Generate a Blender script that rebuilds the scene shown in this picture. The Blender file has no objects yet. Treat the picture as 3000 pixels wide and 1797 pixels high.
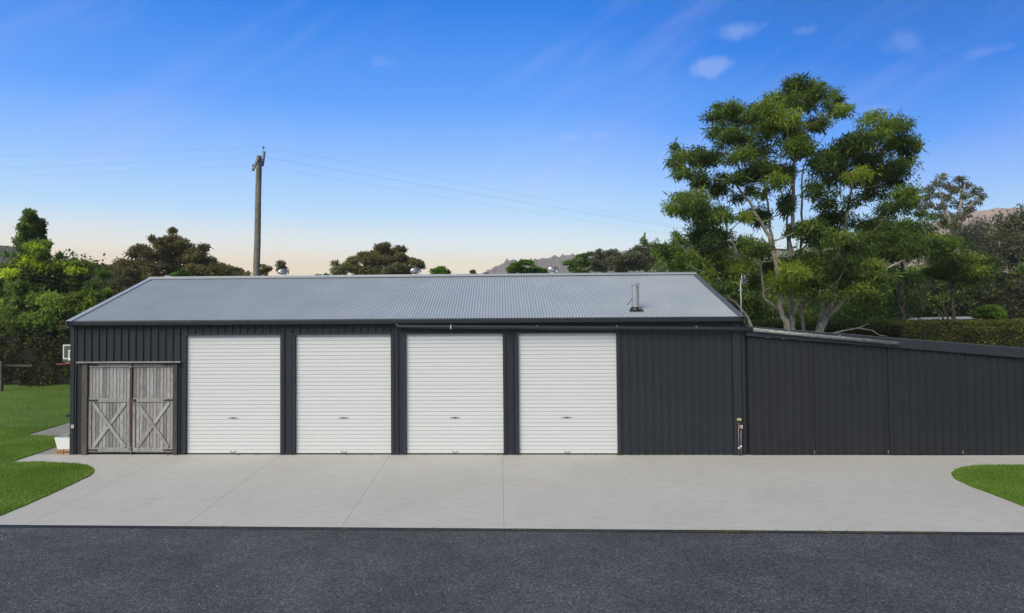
import bpy, math, random
import numpy as np
from mathutils import Vector, Matrix
random.seed(7)
rng = np.random.default_rng(7)
S = bpy.context.scene
COL = S.collection
rad = math.radians

# ------------------------------------------------------------------ camera
CAMP = np.array([11.4095, -17.8422, 3.9041])
YAW, PITCH, ROLL = rad(2.1202), rad(1.5838), rad(-0.4315)
F, PU, PV = 2000.0, 1389.85, 837.14            # lens in units of a 3000 wide frame
fwd = np.array([-math.sin(YAW) * math.cos(PITCH), math.cos(YAW) * math.cos(PITCH), math.sin(PITCH)])
r0 = np.array([math.cos(YAW), math.sin(YAW), 0.0]); u0 = np.cross(r0, fwd)
RI = math.cos(ROLL) * r0 + math.sin(ROLL) * u0
UP = -math.sin(ROLL) * r0 + math.cos(ROLL) * u0
cd = bpy.data.cameras.new('camera'); cam = bpy.data.objects.new('camera', cd); COL.objects.link(cam)
cd.sensor_width = 36; cd.lens = 24.0; cd.clip_start = 0.1; cd.clip_end = 20000
cd.shift_x = (1500 - PU) / 3000; cd.shift_y = -(898.5 - PV) / 3000
cam.matrix_world = Matrix(((RI[0], UP[0], -fwd[0], CAMP[0]), (RI[1], UP[1], -fwd[1], CAMP[1]),
                           (RI[2], UP[2], -fwd[2], CAMP[2]), (0, 0, 0, 1)))
S.camera = cam
EXPO = 1.0
S.view_settings.view_transform = 'Standard'; S.view_settings.look = 'None'
S.view_settings.gamma = 1; S.view_settings.exposure = EXPO
try: S.view_settings.use_curve_mapping = False
except Exception: pass
S.cycles.use_denoising = True
S.cycles.max_bounces = 8; S.cycles.volume_bounces = 0
S.cycles.transparent_max_bounces = 8

def lin(c):
    r = []
    for v in c:
        v /= 255.0
        r.append(v / 12.92 if v <= 0.04045 else ((v + 0.055) / 1.055) ** 2.4)
    return r
def rgba(c): return (*c[:3], 1.0)

# ------------------------------------------------------------------ sky
SUNV = Vector((-0.50, -0.75, 0.85)).normalized()
W = bpy.data.worlds.new('World'); S.world = W; W.use_nodes = True
nt = W.node_tree; nt.nodes.clear(); N = nt.nodes.new; L = nt.links.new
def vm(op, a, b=None):
    n = N('ShaderNodeVectorMath'); n.operation = op
    for k, x in enumerate((a, b)):
        if x is None: continue
        if isinstance(x, (tuple, list)): n.inputs[k].default_value = x
        else: L(x, n.inputs[k])
    return n.outputs['Value'] if op in ('LENGTH', 'DOT_PRODUCT') else n.outputs[0]
def mt(op, a, b=None, c=None, clamp=False):
    n = N('ShaderNodeMath'); n.operation = op; n.use_clamp = clamp
    for k, x in enumerate((a, b, c)):
        if x is None: continue
        if isinstance(x, (int, float)): n.inputs[k].default_value = x
        else: L(x, n.inputs[k])
    return n.outputs[0]
def sstep(x, a, b):
    n = N('ShaderNodeMapRange'); n.interpolation_type = 'SMOOTHSTEP'
    L(x, n.inputs[0]); n.inputs[1].default_value = a; n.inputs[2].default_value = b
    return n.outputs[0]
out = N('ShaderNodeOutputWorld'); tc = N('ShaderNodeTexCoord'); D = tc.outputs['Generated']
sx = N('ShaderNodeSeparateXYZ'); L(D, sx.inputs[0])
zeff = mt('MULTIPLY', sx.outputs[2], mt('ADD', mt('MULTIPLY', sstep(sx.outputs[0], 0.0, 0.62), 0.45), 1.0))
ramp = N('ShaderNodeValToRGB'); L(zeff, ramp.inputs[0])
cr = ramp.color_ramp
SKY = [(0.0, (255, 216, 176)), (0.030, (255, 232, 196)), (0.055, (255, 243, 214)), (0.085, (230, 244, 248)),
       (0.132, (180, 221, 255)), (0.205, (138, 189, 254)), (0.284, (80, 155, 248)), (0.407, (0, 120, 224)),
       (0.60, (14, 88, 170)), (1.0, (30, 66, 116))]
while len(cr.elements) > 1: cr.elements.remove(cr.elements[0])
cr.elements[0].position = 0; cr.elements[0].color = rgba(lin(SKY[0][1]))
for p, c in SKY[1:]:
    e = cr.elements.new(p); e.color = rgba(lin(c))
# thin dusk cirrus
mq = N('ShaderNodeMapping'); L(D, mq.inputs[0]); mq.inputs['Rotation'].default_value = (0, rad(33), 0)
mp = N('ShaderNodeMapping'); L(mq.outputs[0], mp.inputs[0]); mp.inputs['Scale'].default_value = (1.0, 1.0, 6.5)
nz = N('ShaderNodeTexNoise'); L(mp.outputs[0], nz.inputs[0]); nz.inputs['Scale'].default_value = 2.3
nz.inputs['Detail'].default_value = 6; nz.inputs['Roughness'].default_value = 0.55
wisp = mt('MULTIPLY', sstep(nz.outputs[0], 0.46, 0.78), 0.19)
wisp = mt('MULTIPLY', wisp, sstep(sx.outputs[2], 0.06, 0.2))
nz2 = N('ShaderNodeTexNoise'); L(D, nz2.inputs[0]); nz2.inputs['Scale'].default_value = 28; nz2.inputs['Detail'].default_value = 5
def pdir(u, v):
    d = fwd + RI * (u - PU) / F - UP * (v - PV) / F
    return d / np.linalg.norm(d)
cl = None
for (u, v, w, h, a) in [(2170, 92, 75, 26, .75), (2088, 196, 62, 30, .9), (1672, 402, 60, 10, .6), (1745, 396, 34, 8, .5),
                        (2670, 130, 75, 42, .45), (2350, 92, 40, 14, .4), (1340, 382, 34, 8, .4), (2560, 318, 50, 12, .35),
                        (2900, 150, 50, 16, .4), (230, 740, 90, 8, .3), (2290, 297, 90, 14, .4), (1120, 182, 40, 18, .3)]:
    c = pdir(u, v)
    ln = vm('LENGTH', vm('MULTIPLY', vm('SUBTRACT', D, tuple(c)), (F / w / .85, F / w / .85, F / h / .8)))
    ln = mt('ADD', ln, mt('MULTIPLY', mt('SUBTRACT', nz2.outputs[0], 0.5), 3.0))
    k = mt('MULTIPLY', mt('SUBTRACT', 1.0, sstep(ln, 0.0, 1.25)), a * .34)
    cl = k if cl is None else mt('MAXIMUM', cl, k)
glow = mt('MULTIPLY', mt('MULTIPLY', sstep(mt('MULTIPLY', sx.outputs[0], -1.0), -0.15, 0.55), mt('SUBTRACT', 1.0, sstep(sx.outputs[2], 0.01, 0.15))), sstep(sx.outputs[1], -0.2, 0.6))
m0 = N('ShaderNodeMix'); m0.data_type = 'RGBA'; L(mt('MULTIPLY', glow, 0.75), m0.inputs[0]); L(ramp.outputs[0], m0.inputs[6]); m0.inputs[7].default_value = rgba(lin((255, 226, 190)))
m1 = N('ShaderNodeMix'); m1.data_type = 'RGBA'; L(wisp, m1.inputs[0]); L(m0.outputs[2], m1.inputs[6])
m1.inputs[7].default_value = rgba(lin((196, 190, 244)))
m2 = N('ShaderNodeMix'); m2.data_type = 'RGBA'; L(cl, m2.inputs[0]); L(m1.outputs[2], m2.inputs[6])
m2.inputs[7].default_value = rgba(lin((190, 204, 242)))
bg = N('ShaderNodeBackground'); L(m2.outputs[2], bg.inputs[0]); bg.inputs[1].default_value = 1.08 / 2 ** EXPO
sk = N('ShaderNodeTexSky'); sk.sky_type = 'NISHITA'; sk.sun_disc = False
sk.sun_elevation = math.asin(SUNV.z); sk.sun_rotation = math.atan2(SUNV.x, SUNV.y)
bg2 = N('ShaderNodeBackground'); L(sk.outputs[0], bg2.inputs[0]); bg2.inputs[1].default_value = 0.003
ad = N('ShaderNodeAddShader'); L(bg.outputs[0], ad.inputs[0]); L(bg2.outputs[0], ad.inputs[1]); L(ad.outputs[0], out.inputs[0])

sl = bpy.data.lights.new('sun', 'SUN'); sl.energy = 2.25; sl.angle = rad(45); sl.color = (1.0, 0.925, 0.735)
so = bpy.data.objects.new('sun', sl); COL.objects.link(so)
so.rotation_euler = SUNV.to_track_quat('Z', 'Y').to_euler()

# ------------------------------------------------------------------ helpers
def at(u, v, Y):
    d = fwd + RI * (u - PU) / F - UP * (v - PV) / F
    return CAMP + d * ((Y - CAMP[1]) / d[1])
KG = 0.01665
def zg(y): return KG * y if y < 0 else 0.0
def gp(u, v, k=KG, off=0.0):
    d = fwd + RI * (u - PU) / F - UP * (v - PV) / F
    t = (k * CAMP[1] + off - CAMP[2]) / (d[2] - k * d[1])
    return CAMP + d * t

class MB:
    def __init__(s): s.v = []; s.f = []; s.sm = []
    def add(s, vs, fs, smooth=False):
        b = len(s.v); s.v += [tuple(map(float, p)) for p in vs]
        s.f += [tuple(b + i for i in f) for f in fs]; s.sm += [smooth] * len(fs); return s
    def box(s, x0, x1, y0, y1, z0, z1, bev=0.0, M=None):
        if bev > 0:
            b = bev; vs = []; 
            X = (x0, x1); Y = (y0, y1); Z = (z0, z1)
            idx = {}
            for i in (0, 1):
                for j in (0, 1):
                    for k in (0, 1):
                        sxx = b if i == 0 else -b; syy = b if j == 0 else -b; szz = b if k == 0 else -b
                        for ax, p in enumerate(((X[i], Y[j] + syy, Z[k] + szz), (X[i] + sxx, Y[j], Z[k] + szz), (X[i] + sxx, Y[j] + syy, Z[k]))):
                            idx[(i, j, k, ax)] = len(vs); vs.append(p)
            fs = []
            q = lambda *a: fs.append(tuple(idx[t] for t in a))
            for i in (0, 1): q((i,0,0,0),(i,0,1,0),(i,1,1,0),(i,1,0,0)) if i == 0 else q((i,0,0,0),(i,1,0,0),(i,1,1,0),(i,0,1,0))
            for j in (0, 1): q((0,j,0,1),(1,j,0,1),(1,j,1,1),(0,j,1,1)) if j == 0 else q((0,j,0,1),(0,j,1,1),(1,j,1,1),(1,j,0,1))
            for k in (0, 1): q((0,0,k,2),(0,1,k,2),(1,1,k,2),(1,0,k,2)) if k == 0 else q((0,0,k,2),(1,0,k,2),(1,1,k,2),(0,1,k,2))
            for i in (0, 1):
                for j in (0, 1): q((i,j,0,0),(i,j,1,0),(i,j,1,1),(i,j,0,1))
                for k in (0, 1): q((i,0,k,0),(i,1,k,0),(i,1,k,2),(i,0,k,2))
            for j in (0, 1):
                for k in (0, 1): q((0,j,k,1),(1,j,k,1),(1,j,k,2),(0,j,k,2))
            for i in (0, 1):
                for j in (0, 1):
                    for k in (0, 1): fs.append((idx[(i,j,k,0)], idx[(i,j,k,1)], idx[(i,j,k,2)]))
        else:
            vs = [(x, y, z) for x in (x0, x1) for y in (y0, y1) for z in (z0, z1)]
            fs = [(0,1,3,2), (4,6,7,5), (0,4,5,1), (2,3,7,6), (0,2,6,4), (1,5,7,3)]
        if M is not None: vs = [tuple(M @ Vector(p)) for p in vs]
        return s.add(vs, fs)
    def bar(s, a, b, w, d, up=(0, 0, 1), bev=0.0):
        a = Vector(a); b = Vector(b); z = (b - a); ln = z.length; z.normalize()
        x = Vector(up).cross(z)
        if x.length < 1e-4: x = Vector((1, 0, 0)).cross(z)
        x.normalize(); y = z.cross(x)
        M = Matrix(((x[0], y[0], z[0], a[0]), (x[1], y[1], z[1], a[1]), (x[2], y[2], z[2], a[2]), (0, 0, 0, 1)))
        return s.box(-w / 2, w / 2, -d / 2, d / 2, 0, ln, bev, M)
    def tube(s, pts, rs, n=8, cap=True):
        pts = [np.array(p, float) for p in pts]
        if isinstance(rs, (int, float)): rs = [rs] * len(pts)
        vs = []; prev = None
        for i, p in enumerate(pts):
            t = pts[min(i + 1, len(pts) - 1)] - pts[max(i - 1, 0)]
            t = t / (np.linalg.norm(t) + 1e-12)
            if prev is None:
                a = np.array([0, 0, 1.0]) if abs(t[2]) < 0.9 else np.array([1.0, 0, 0])
                x = np.cross(t, a)
            else: x = prev - t * (prev @ t)
            x /= np.linalg.norm(x) + 1e-12; prev = x; y = np.cross(t, x)
            for k in range(n):
                a = 2 * math.pi * k / n
                vs.append(p + rs[i] * (math.cos(a) * x + math.sin(a) * y))
        fs = []
        for i in range(len(pts) - 1):
            for k in range(n):
                k2 = (k + 1) % n
                fs.append((i * n + k, i * n + k2, (i + 1) * n + k2, (i + 1) * n + k))
        s.add(vs, fs, True)
        if cap:
            b = len(s.v) - len(vs)
            s.f.append(tuple(b + k for k in range(n))[::-1]); s.sm.append(False)
            s.f.append(tuple(b + (len(pts) - 1) * n + k for k in range(n))); s.sm.append(False)
        return s
    def lathe(s, c, prof, n=24, smooth=True):
        vs = []
        for r, z in prof:
            for k in range(n):
                a = 2 * math.pi * k / n
                vs.append((c[0] + r * math.cos(a), c[1] + r * math.sin(a), c[2] + z))
        fs = []
        for i in range(len(prof) - 1):
            for k in range(n):
                k2 = (k + 1) % n; fs.append((i * n + k, i * n + k2, (i + 1) * n + k2, (i + 1) * n + k))
        return s.add(vs, fs, smooth)
    def strip(s, prof, a, b, smooth=False):
        """extrude an open profile (list of offsets) from vector a to b"""
        n = len(prof)
        vs = [tuple(np.add(a, p)) for p in prof] + [tuple(np.add(b, p)) for p in prof]
        return s.add(vs, [(i, i + 1, n + i + 1, n + i) for i in range(n - 1)], smooth)
    def mesh(s, name, mat):
        me = bpy.data.meshes.new(name); me.from_pydata(s.v, [], s.f)
        me.polygons.foreach_set('use_smooth', s.sm)
        me.materials.append(mat); me.update(); return me
    def build(s, name, mat, parent=None, loc=None):
        return obj(name, s.mesh(name, mat), parent, loc)
def obj(name, me, parent=None, loc=None):
    o = bpy.data.objects.new(name, me); COL.objects.link(o)
    if parent is not None: o.parent = parent
    if loc is not None: o.location = loc
    return o
def tag(o, label, cat, group=None, kind=None):
    if label: o['label'] = label
    if cat: o['category'] = cat
    if group: o['group'] = group
    if kind: o['kind'] = kind
    return o
def thing(name, label, cat, loc=(0, 0, 0), group=None):
    o = bpy.data.objects.new(name, None); COL.objects.link(o); o.location = loc
    o.empty_display_size = 0.2
    return tag(o, label, cat, group)
def big_mesh(name, verts, faces_flat, nper, mat, attr=None, smooth=False):
    me = bpy.data.meshes.new(name)
    nv = len(verts); nf = len(faces_flat) // nper
    me.vertices.add(nv); me.vertices.foreach_set('co', np.asarray(verts, np.float32).ravel())
    me.loops.add(nf * nper); me.loops.foreach_set('vertex_index', np.asarray(faces_flat, np.int32))
    me.polygons.add(nf); me.polygons.foreach_set('loop_start', np.arange(nf, dtype=np.int32) * nper)
    me.polygons.foreach_set('loop_total', np.full(nf, nper, np.int32))
    if smooth: me.polygons.foreach_set('use_smooth', np.ones(nf, bool))
    me.update(calc_edges=True)
    if attr is not None:
        a = me.attributes.new('tint', 'FLOAT', 'FACE'); a.data.foreach_set('value', np.asarray(attr, np.float32))
    me.materials.append(mat)
    return me

# ------------------------------------------------------------------ materials
class Mat:
    def __init__(s, name, col=(.5, .5, .5), rough=.6, metal=0.0, spec=0.5):
        s.m = bpy.data.materials.new(name); s.m.use_nodes = True; s.t = s.m.node_tree
        s.p = s.t.nodes['Principled BSDF']; s.p.inputs['Base Color'].default_value = rgba(col)
        s.p.inputs['Roughness'].default_value = rough; s.p.inputs['Metallic'].default_value = metal
        s.p.inputs['Specular IOR Level'].default_value = spec
        s.obj = s.t.nodes.new('ShaderNodeTexCoord').outputs['Object']
        s.geo = s.t.nodes.new('ShaderNodeNewGeometry').outputs['Position']
    def n(s, t): return s.t.nodes.new(t)
    def l(s, a, b): s.t.links.new(a, b)
    def noise(s, scale, detail=4, rough=.55, src=None, stretch=None, rot=None):
        n = s.n('ShaderNodeTexNoise'); src = src or s.geo
        if stretch or rot:
            m = s.n('ShaderNodeMapping'); s.l(src, m.inputs[0])
            if stretch: m.inputs['Scale'].default_value = stretch
            if rot: m.inputs['Rotation'].default_value = rot
            src = m.outputs[0]
        s.l(src, n.inputs['Vector']); n.inputs['Scale'].default_value = scale
        n.inputs['Detail'].default_value = detail; n.inputs['Roughness'].default_value = rough
        return n.outputs[0]
    def ramp(s, fac, stops):
        r = s.n('ShaderNodeValToRGB'); s.l(fac, r.inputs[0]); e = r.color_ramp.elements
        while len(e) > 1: e.remove(e[0])
        e[0].position = stops[0][0]; e[0].color = rgba(stops[0][1])
        for p, c in stops[1:]: q = e.new(p); q.color = rgba(c)
        return r.outputs[0]
    def mix(s, fac, a, b, mode='MIX'):
        m = s.n('ShaderNodeMix'); m.data_type = 'RGBA'; m.blend_type = mode
        for k, x in ((0, fac), (6, a), (7, b)):
            if isinstance(x, (int, float)): m.inputs[k].default_value = x
            elif isinstance(x, (tuple, list)): m.inputs[k].default_value = rgba(x)
            else: s.l(x, m.inputs[k])
        return m.outputs[2]
    def math(s, op, a, b):
        m = s.n('ShaderNodeMath'); m.operation = op; m.use_clamp = False
        for k, x in ((0, a), (1, b)):
            if isinstance(x, (int, float)): m.inputs[k].default_value = x
            else: s.l(x, m.inputs[k])
        return m.outputs[0]
    def color(s, x): s.l(x, s.p.inputs['Base Color']); return s
    def rough(s, x): s.l(x, s.p.inputs['Roughness']); return s
    def bump(s, h, strength=.3, dist=.01):
        b = s.n('ShaderNodeBump'); s.l(h, b.inputs['Height']); b.inputs['Strength'].default_value = strength
        b.inputs['Distance'].default_value = dist; s.l(b.outputs[0], s.p.inputs['Normal']); return s

def g3(g): return (g, g, g)
# painted dark steel
m = Mat('dark_painted_steel', rough=.55, spec=.3)
a = m.noise(1.3, 5); b = m.noise(9, 4, stretch=(1, 1, .15)); c_ = m.noise(260, 2)
c = m.ramp(a, [(.3, (.0125, .0165, .0210)), (.7, (.0168, .0215, .0265))])
c = m.mix(m.ramp(b, [(.5, g3(0)), (.8, g3(.35))]), c, (.030, .030, .031))
c = m.mix(m.ramp(c_, [(.35, g3(0)), (.7, g3(.5))]), c, (.036, .040, .046))
m.color(c).bump(c_, .15, .002); DARK = m.m
m = Mat('dark_weathered_steel', rough=.6, spec=.28)
a = m.noise(1.1, 5); b = m.noise(7, 5, stretch=(1, 1, .12)); c_ = m.noise(240, 2)
c = m.ramp(a, [(.3, (.0120, .0142, .0170)), (.7, (.0165, .0190, .0220))])
c = m.mix(m.ramp(b, [(.5, g3(0)), (.85, g3(.45))]), c, (.032, .029, .027))
c = m.mix(m.ramp(c_, [(.35, g3(0)), (.7, g3(.5))]), c, (.035, .038, .042))
m.color(c).bump(c_, .15, .002); GATE = m.m
m = Mat('dark_trim_steel', rough=.42, spec=.35)
a = m.noise(3, 4); m.color(m.ramp(a, [(.3, (.020, .0255, .031)), (.7, (.028, .034, .040))])); TRIM = m.m
m = Mat('slate_cap_steel', rough=.4)
a = m.noise(3, 4); m.color(m.ramp(a, [(.3, (.075, .090, .110)), (.7, (.10, .115, .135))])); CAP = m.m
m = Mat('dark_gap', (.006, .006, .007), .9); GAP = m.m
# corrugated roof steel
m = Mat('corrugated_roof_steel', rough=.38, metal=.0, spec=.6)
a = m.noise(.9, 4); b = m.noise(40, 3)
c = m.ramp(a, [(.3, (.290, .325, .338)), (.7, (.345, .375, .385))])
c = m.mix(m.ramp(b, [(.45, g3(0)), (.75, g3(.35))]), c, (.30, .31, .33))
m.color(c); ROOF = m.m
# roller door enamel
m = Mat('white_enamel_steel', rough=.45)
a = m.noise(2.5, 4, stretch=(1, 1, 5)); b = m.noise(30, 3, stretch=(.25, 1, 3))
c = m.ramp(a, [(.3, (.580, .590, .583)), (.7, (.605, .615, .603))])
c = m.mix(m.ramp(b, [(.6, g3(0)), (.85, g3(.3))]), c, (.50, .50, .46))
m.color(c); WHITE = m.m
m = Mat('galvanised_steel', (.5, .52, .54), .5, .35)
a = m.noise(30, 3); m.color(m.ramp(a, [(.3, (.24, .28, .285)), (.7, (.40, .43, .43))])); GALV = m.m
m = Mat('bright_aluminium', (.58, .58, .57), .38, .8); ALU = m.m
m = Mat('grey_painted_pipe', rough=.45)
a = m.noise(5, 4, stretch=(1, 4, 4)); m.color(m.ramp(a, [(.35, (.10, .115, .115)), (.55, (.16, .175, .17)), (.72, (.42, .42, .40))])); PIPE = m.m
m = Mat('black_iron', (.018, .016, .017), .5); IRON = m.m
m = Mat('rusty_steel_strip', rough=.8)
a = m.noise(14, 5); m.color(m.ramp(a, [(.35, (.045, .022, .016)), (.7, (.10, .045, .028))])); RUST = m.m
# weathered timber, random per plank
def timber(name, cols, dark):
    m = Mat(name, rough=.85)
    oi = m.n('ShaderNodeObjectInfo').outputs['Random']
    sp = m.noise(11, 6, .65, stretch=(5, 5, .45))
    off = m.n('ShaderNodeVectorMath'); off.operation = 'ADD'; m.l(m.geo, off.inputs[0])
    cb = m.n('ShaderNodeCombineXYZ'); m.l(m.math('MULTIPLY', oi, 37.0), cb.inputs[2]); m.l(cb.outputs[0], off.inputs[1])
    g = m.noise(26, 6, .7, src=off.outputs[0], stretch=(3.5, 3.5, .22))
    kn = m.noise(2.4, 3, .6, src=off.outputs[0], stretch=(2, 2, .8))
    c = m.ramp(g, [(.28, dark), (.45, cols[0]), (.62, cols[1]), (.8, cols[2])])
    tint = m.ramp(oi, [(0, (.55, .53, .51)), (.3, (.9, .89, .87)), (.45, (1.0, 1.0, 1.0)), (.6, (1.0, 1.0, 1.0)), (.82, (.88, .78, .71)), (1, (.75, .76, .78))])
    c = m.mix(1.0, c, tint, 'MULTIPLY')
    c = m.mix(m.ramp(kn, [(.55, g3(0)), (.75, g3(.7))]), c, (.15, .115, .085))
    c = m.mix(m.ramp(sp, [(.6, g3(0)), (.75, g3(.4))]), c, (.30, .30, .27))
    m.color(c).bump(g, .5, .004); return m.m
WOOD = timber('weathered_grey_timber', [(.27, .272, .268), (.45, .455, .452), (.62, .625, .62)], (.07, .067, .063))
POST = timber('dark_weathered_timber', [(.06, .05, .045), (.11, .095, .085), (.22, .20, .18)], (.022, .02, .018))
# ground
m = Mat('broom_finished_concrete', rough=.85)
a = m.noise(.35, 5); b = m.noise(2.4, 6, .65, stretch=(1.1, 2.4, 1), rot=(0, 0, rad(12))); d = m.noise(150, 2); e = m.noise(.9, 6, .7)
c = m.ramp(a, [(.3, (.385, .379, .358)), (.7, (.440, .433, .414))])
c = m.mix(m.ramp(b, [(.45, g3(0)), (.75, g3(.55))]), c, (.325, .31, .285))
c = m.mix(m.ramp(e, [(.58, g3(0)), (.72, g3(.45))]), c, (.345, .31, .27))
c = m.mix(m.ramp(d, [(.3, g3(.45)), (.5, g3(0))]), c, (.27, .26, .245))
c = m.mix(m.ramp(d, [(.55, g3(0)), (.75, g3(.4))]), c, (.54, .535, .52))
m.color(c).bump(d, .25, .003); CONC = m.m
m = Mat('old_path_concrete', rough=.9)
a = m.noise(1.4, 6, .65); d = m.noise(60, 3)
c = m.ramp(a, [(.3, (.19, .18, .165)), (.7, (.30, .29, .27))])
c = m.mix(m.ramp(d, [(.4, g3(0)), (.7, g3(.5))]), c, (.15, .15, .12)); m.color(c).bump(d, .3, .003); PATH = m.m
m = Mat('asphalt_chip', rough=.8, spec=.35)
vo = m.n('ShaderNodeTexVoronoi'); m.l(m.geo, vo.inputs['Vector']); vo.inputs['Scale'].default_value = 75
vb = m.n('ShaderNodeTexVoronoi'); m.l(m.geo, vb.inputs['Vector']); vb.inputs['Scale'].default_value = 48
gry = m.n('ShaderNodeSeparateColor'); m.l(vo.outputs['Color'], gry.inputs[0])
gr2 = m.n('ShaderNodeSeparateColor'); m.l(vb.outputs['Color'], gr2.inputs[0])
c = m.ramp(gry.outputs[0], [(0, (.014, .016, .018)), (.45, (.042, .050, .061)), (.8, (.082, .094, .106)), (1, (.18, .19, .195))])
c = m.mix(.4, c, m.ramp(gr2.outputs[1], [(0, (.016, .016, .018)), (.6, (.054, .063, .067)), (1, (.17, .165, .165))]))
a = m.noise(.45, 5, .6); b = m.noise(2.2, 5, .65)
c = m.mix(1.0, c, m.ramp(a, [(.3, g3(.74)), (.7, g3(1.2))]), 'MULTIPLY')
c = m.mix(1.0, c, m.ramp(b, [(.3, g3(.8)), (.7, g3(1.16))]), 'MULTIPLY')
gq = m.noise(17, 6, .85)
c = m.mix(1.0, c, m.ramp(gq, [(.36, g3(.68)), (.5, g3(1.06)), (.64, g3(1.5))]), 'MULTIPLY')
m.color(c).bump(vo.outputs['Distance'], .9, .012); ASPH = m.m
def grass_mat(name, c0, c1, c2):
    m = Mat(name, rough=.75, spec=.2)
    a = m.noise(.5, 5, .6); b = m.noise(5, 5, .6); d = m.noise(60, 2)
    c = m.ramp(a, [(.3, c0), (.7, c1)])
    c = m.mix(m.ramp(b, [(.45, g3(0)), (.75, g3(.6))]), c, c2)
    c = m.mix(m.ramp(d, [(.35, g3(.6)), (.6, g3(0))]), c, tuple(x * .45 for x in c0))
    m.color(c).bump(d, .8, .03); return m.m
TURF = grass_mat('mown_turf', (.085, .155, .022), (.125, .205, .034), (.17, .225, .050))
FIELD = grass_mat('pasture', (.04, .07, .018), (.07, .10, .03), (.09, .10, .04))
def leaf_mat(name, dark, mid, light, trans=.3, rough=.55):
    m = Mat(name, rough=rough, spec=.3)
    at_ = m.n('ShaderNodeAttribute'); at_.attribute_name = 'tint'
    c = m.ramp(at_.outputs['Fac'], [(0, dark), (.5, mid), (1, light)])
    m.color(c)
    tr = m.n('ShaderNodeBsdfTranslucent'); m.l(m.mix(1.0, c, (1.25, 1.25, .7), 'MULTIPLY'), tr.inputs[0])
    mx = m.n('ShaderNodeMixShader'); mx.inputs[0].default_value = trans
    o = m.t.nodes['Material Output']; m.l(m.p.outputs[0], mx.inputs[1]); m.l(tr.outputs[0], mx.inputs[2]); m.l(mx.outputs[0], o.inputs[0])
    return m.m
L_BIG = leaf_mat('broad_crown_leaf', (0.0342, 0.0622, 0.0216), (0.1192, 0.1921, 0.0324), (0.324, 0.4099, 0.0567), 0.5)
L_LIME = leaf_mat('lime_tip_leaf', (0.0473, 0.081, 0.0235), (0.1485, 0.2279, 0.0336), (0.6075, 0.7087, 0.0588), 0.5)
L_DARK = leaf_mat('dark_evergreen_leaf', (0.0486, 0.09, 0.0286), (0.1212, 0.1978, 0.0441), (0.2831, 0.3956, 0.082), 0.5)
L_BRWN = leaf_mat('bronze_fig_leaf', (0.0662, 0.0636, 0.0287), (0.1655, 0.1508, 0.0574), (0.3517, 0.2977, 0.1118), 0.5)
L_GUM = leaf_mat('eucalypt_leaf', (0.0583, 0.066, 0.037), (0.1336, 0.1524, 0.0835), (0.2914, 0.292, 0.1623), 0.5)
L_HEDGE = leaf_mat('clipped_hedge_leaf', (0.0312, 0.0479, 0.0119), (0.1002, 0.1244, 0.0238), (0.2673, 0.2512, 0.0475), 0.5)
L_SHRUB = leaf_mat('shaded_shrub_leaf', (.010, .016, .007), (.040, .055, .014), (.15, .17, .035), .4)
L_FERN = leaf_mat('bright_green_leaf', (0.0328, 0.0819, 0.0154), (0.0819, 0.1729, 0.0216), (0.182, 0.3094, 0.037), 0.5)
L_GRASS = leaf_mat('grass_blade', (.095, .185, .022), (.17, .29, .038), (.32, .40, .10), .4)
L_WEED = leaf_mat('weed_blade', (.05, .08, .012), (.12, .14, .02), (.28, .25, .06), .25)
def bark(name, a_, b_, c_):
    m = Mat(name, rough=.9); a = m.noise(9, 6, .7, stretch=(1, 1, .5)); b = m.noise(40, 4)
    c = m.ramp(a, [(.3, a_), (.5, b_), (.68, c_)])
    m.color(c).bump(b, .5, .01); return m.m
BARK = bark('lichened_bark', (.14, .115, .085), (.28, .245, .195), (.44, .42, .37))
BARKD = bark('dark_bark', (.03, .025, .02), (.06, .05, .04), (.12, .105, .085))
BARKP = bark('pale_gum_bark', (.16, .14, .12), (.30, .27, .24), (.45, .42, .38))
m = Mat('pole_timber', rough=.9); a = m.noise(16, 6, .75, stretch=(2, 2, .3)); b = m.noise(3, 4)
c = m.ramp(a, [(.36, (.055, .048, .040)), (.52, (.19, .175, .145)), (.68, (.36, .35, .30))])
c = m.mix(m.ramp(b, [(.5, g3(0)), (.7, g3(.4))]), c, (.085, .095, .065)); m.color(c).bump(a, .6, .02); POLE = m.m
m = Mat('grey_arm_timber', (.17, .18, .17), .85); ARM = m.m
m = Mat('insulator_brown', (.05, .018, .012), .25); INSU = m.m
m = Mat('wire_metal', (.10, .10, .105), .6); WIRE = m.m
m = Mat('tub_white', (.78, .78, .77), .35)
a = m.noise(6, 4); m.color(m.ramp(a, [(.3, (.70, .70, .68)), (.7, (.80, .80, .79))])); TUB = m.m
m = Mat('tan_clay', rough=.9); a = m.noise(22, 4); m.color(m.ramp(a, [(.3, (.30, .17, .085)), (.7, (.46, .29, .16))])); CLAY = m.m
m = Mat('black_plastic', (.012, .012, .013), .4); BLK = m.m
m = Mat('backboard_dark', (.055, .085, .075), .5); BOARD = m.m
m = Mat('white_paint', (.72, .72, .68), .5); PAINT = m.m
m = Mat('hoop_red', (.42, .10, .07), .5); HOOP = m.m
m = Mat('sign_yellow', (.48, .48, .20), .5); SIGNY = m.m
m = Mat('sign_cream', (.74, .60, .50), .5); SIGNC = m.m
m = Mat('sign_red', (.38, .05, .035), .5); SIGNR = m.m
m = Mat('sign_green', (.05, .14, .06), .5); SIGNG = m.m
m = Mat('brass', (.20, .11, .07), .5, .3); BRASS = m.m
m = Mat('copper_pipe', (.22, .21, .24), .45, .4); COPPER = m.m
m = Mat('faint_stain', (.52, .52, .51), .6); STAIN = m.m
m = Mat('far_white_wall', (.70, .70, .68), .6); FARW = m.m
m = Mat('far_roof_pale', (.30, .31, .35), .5); FARR = m.m
m = Mat('glass_dark', (.03, .035, .04), .1); GLASS = m.m
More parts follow.
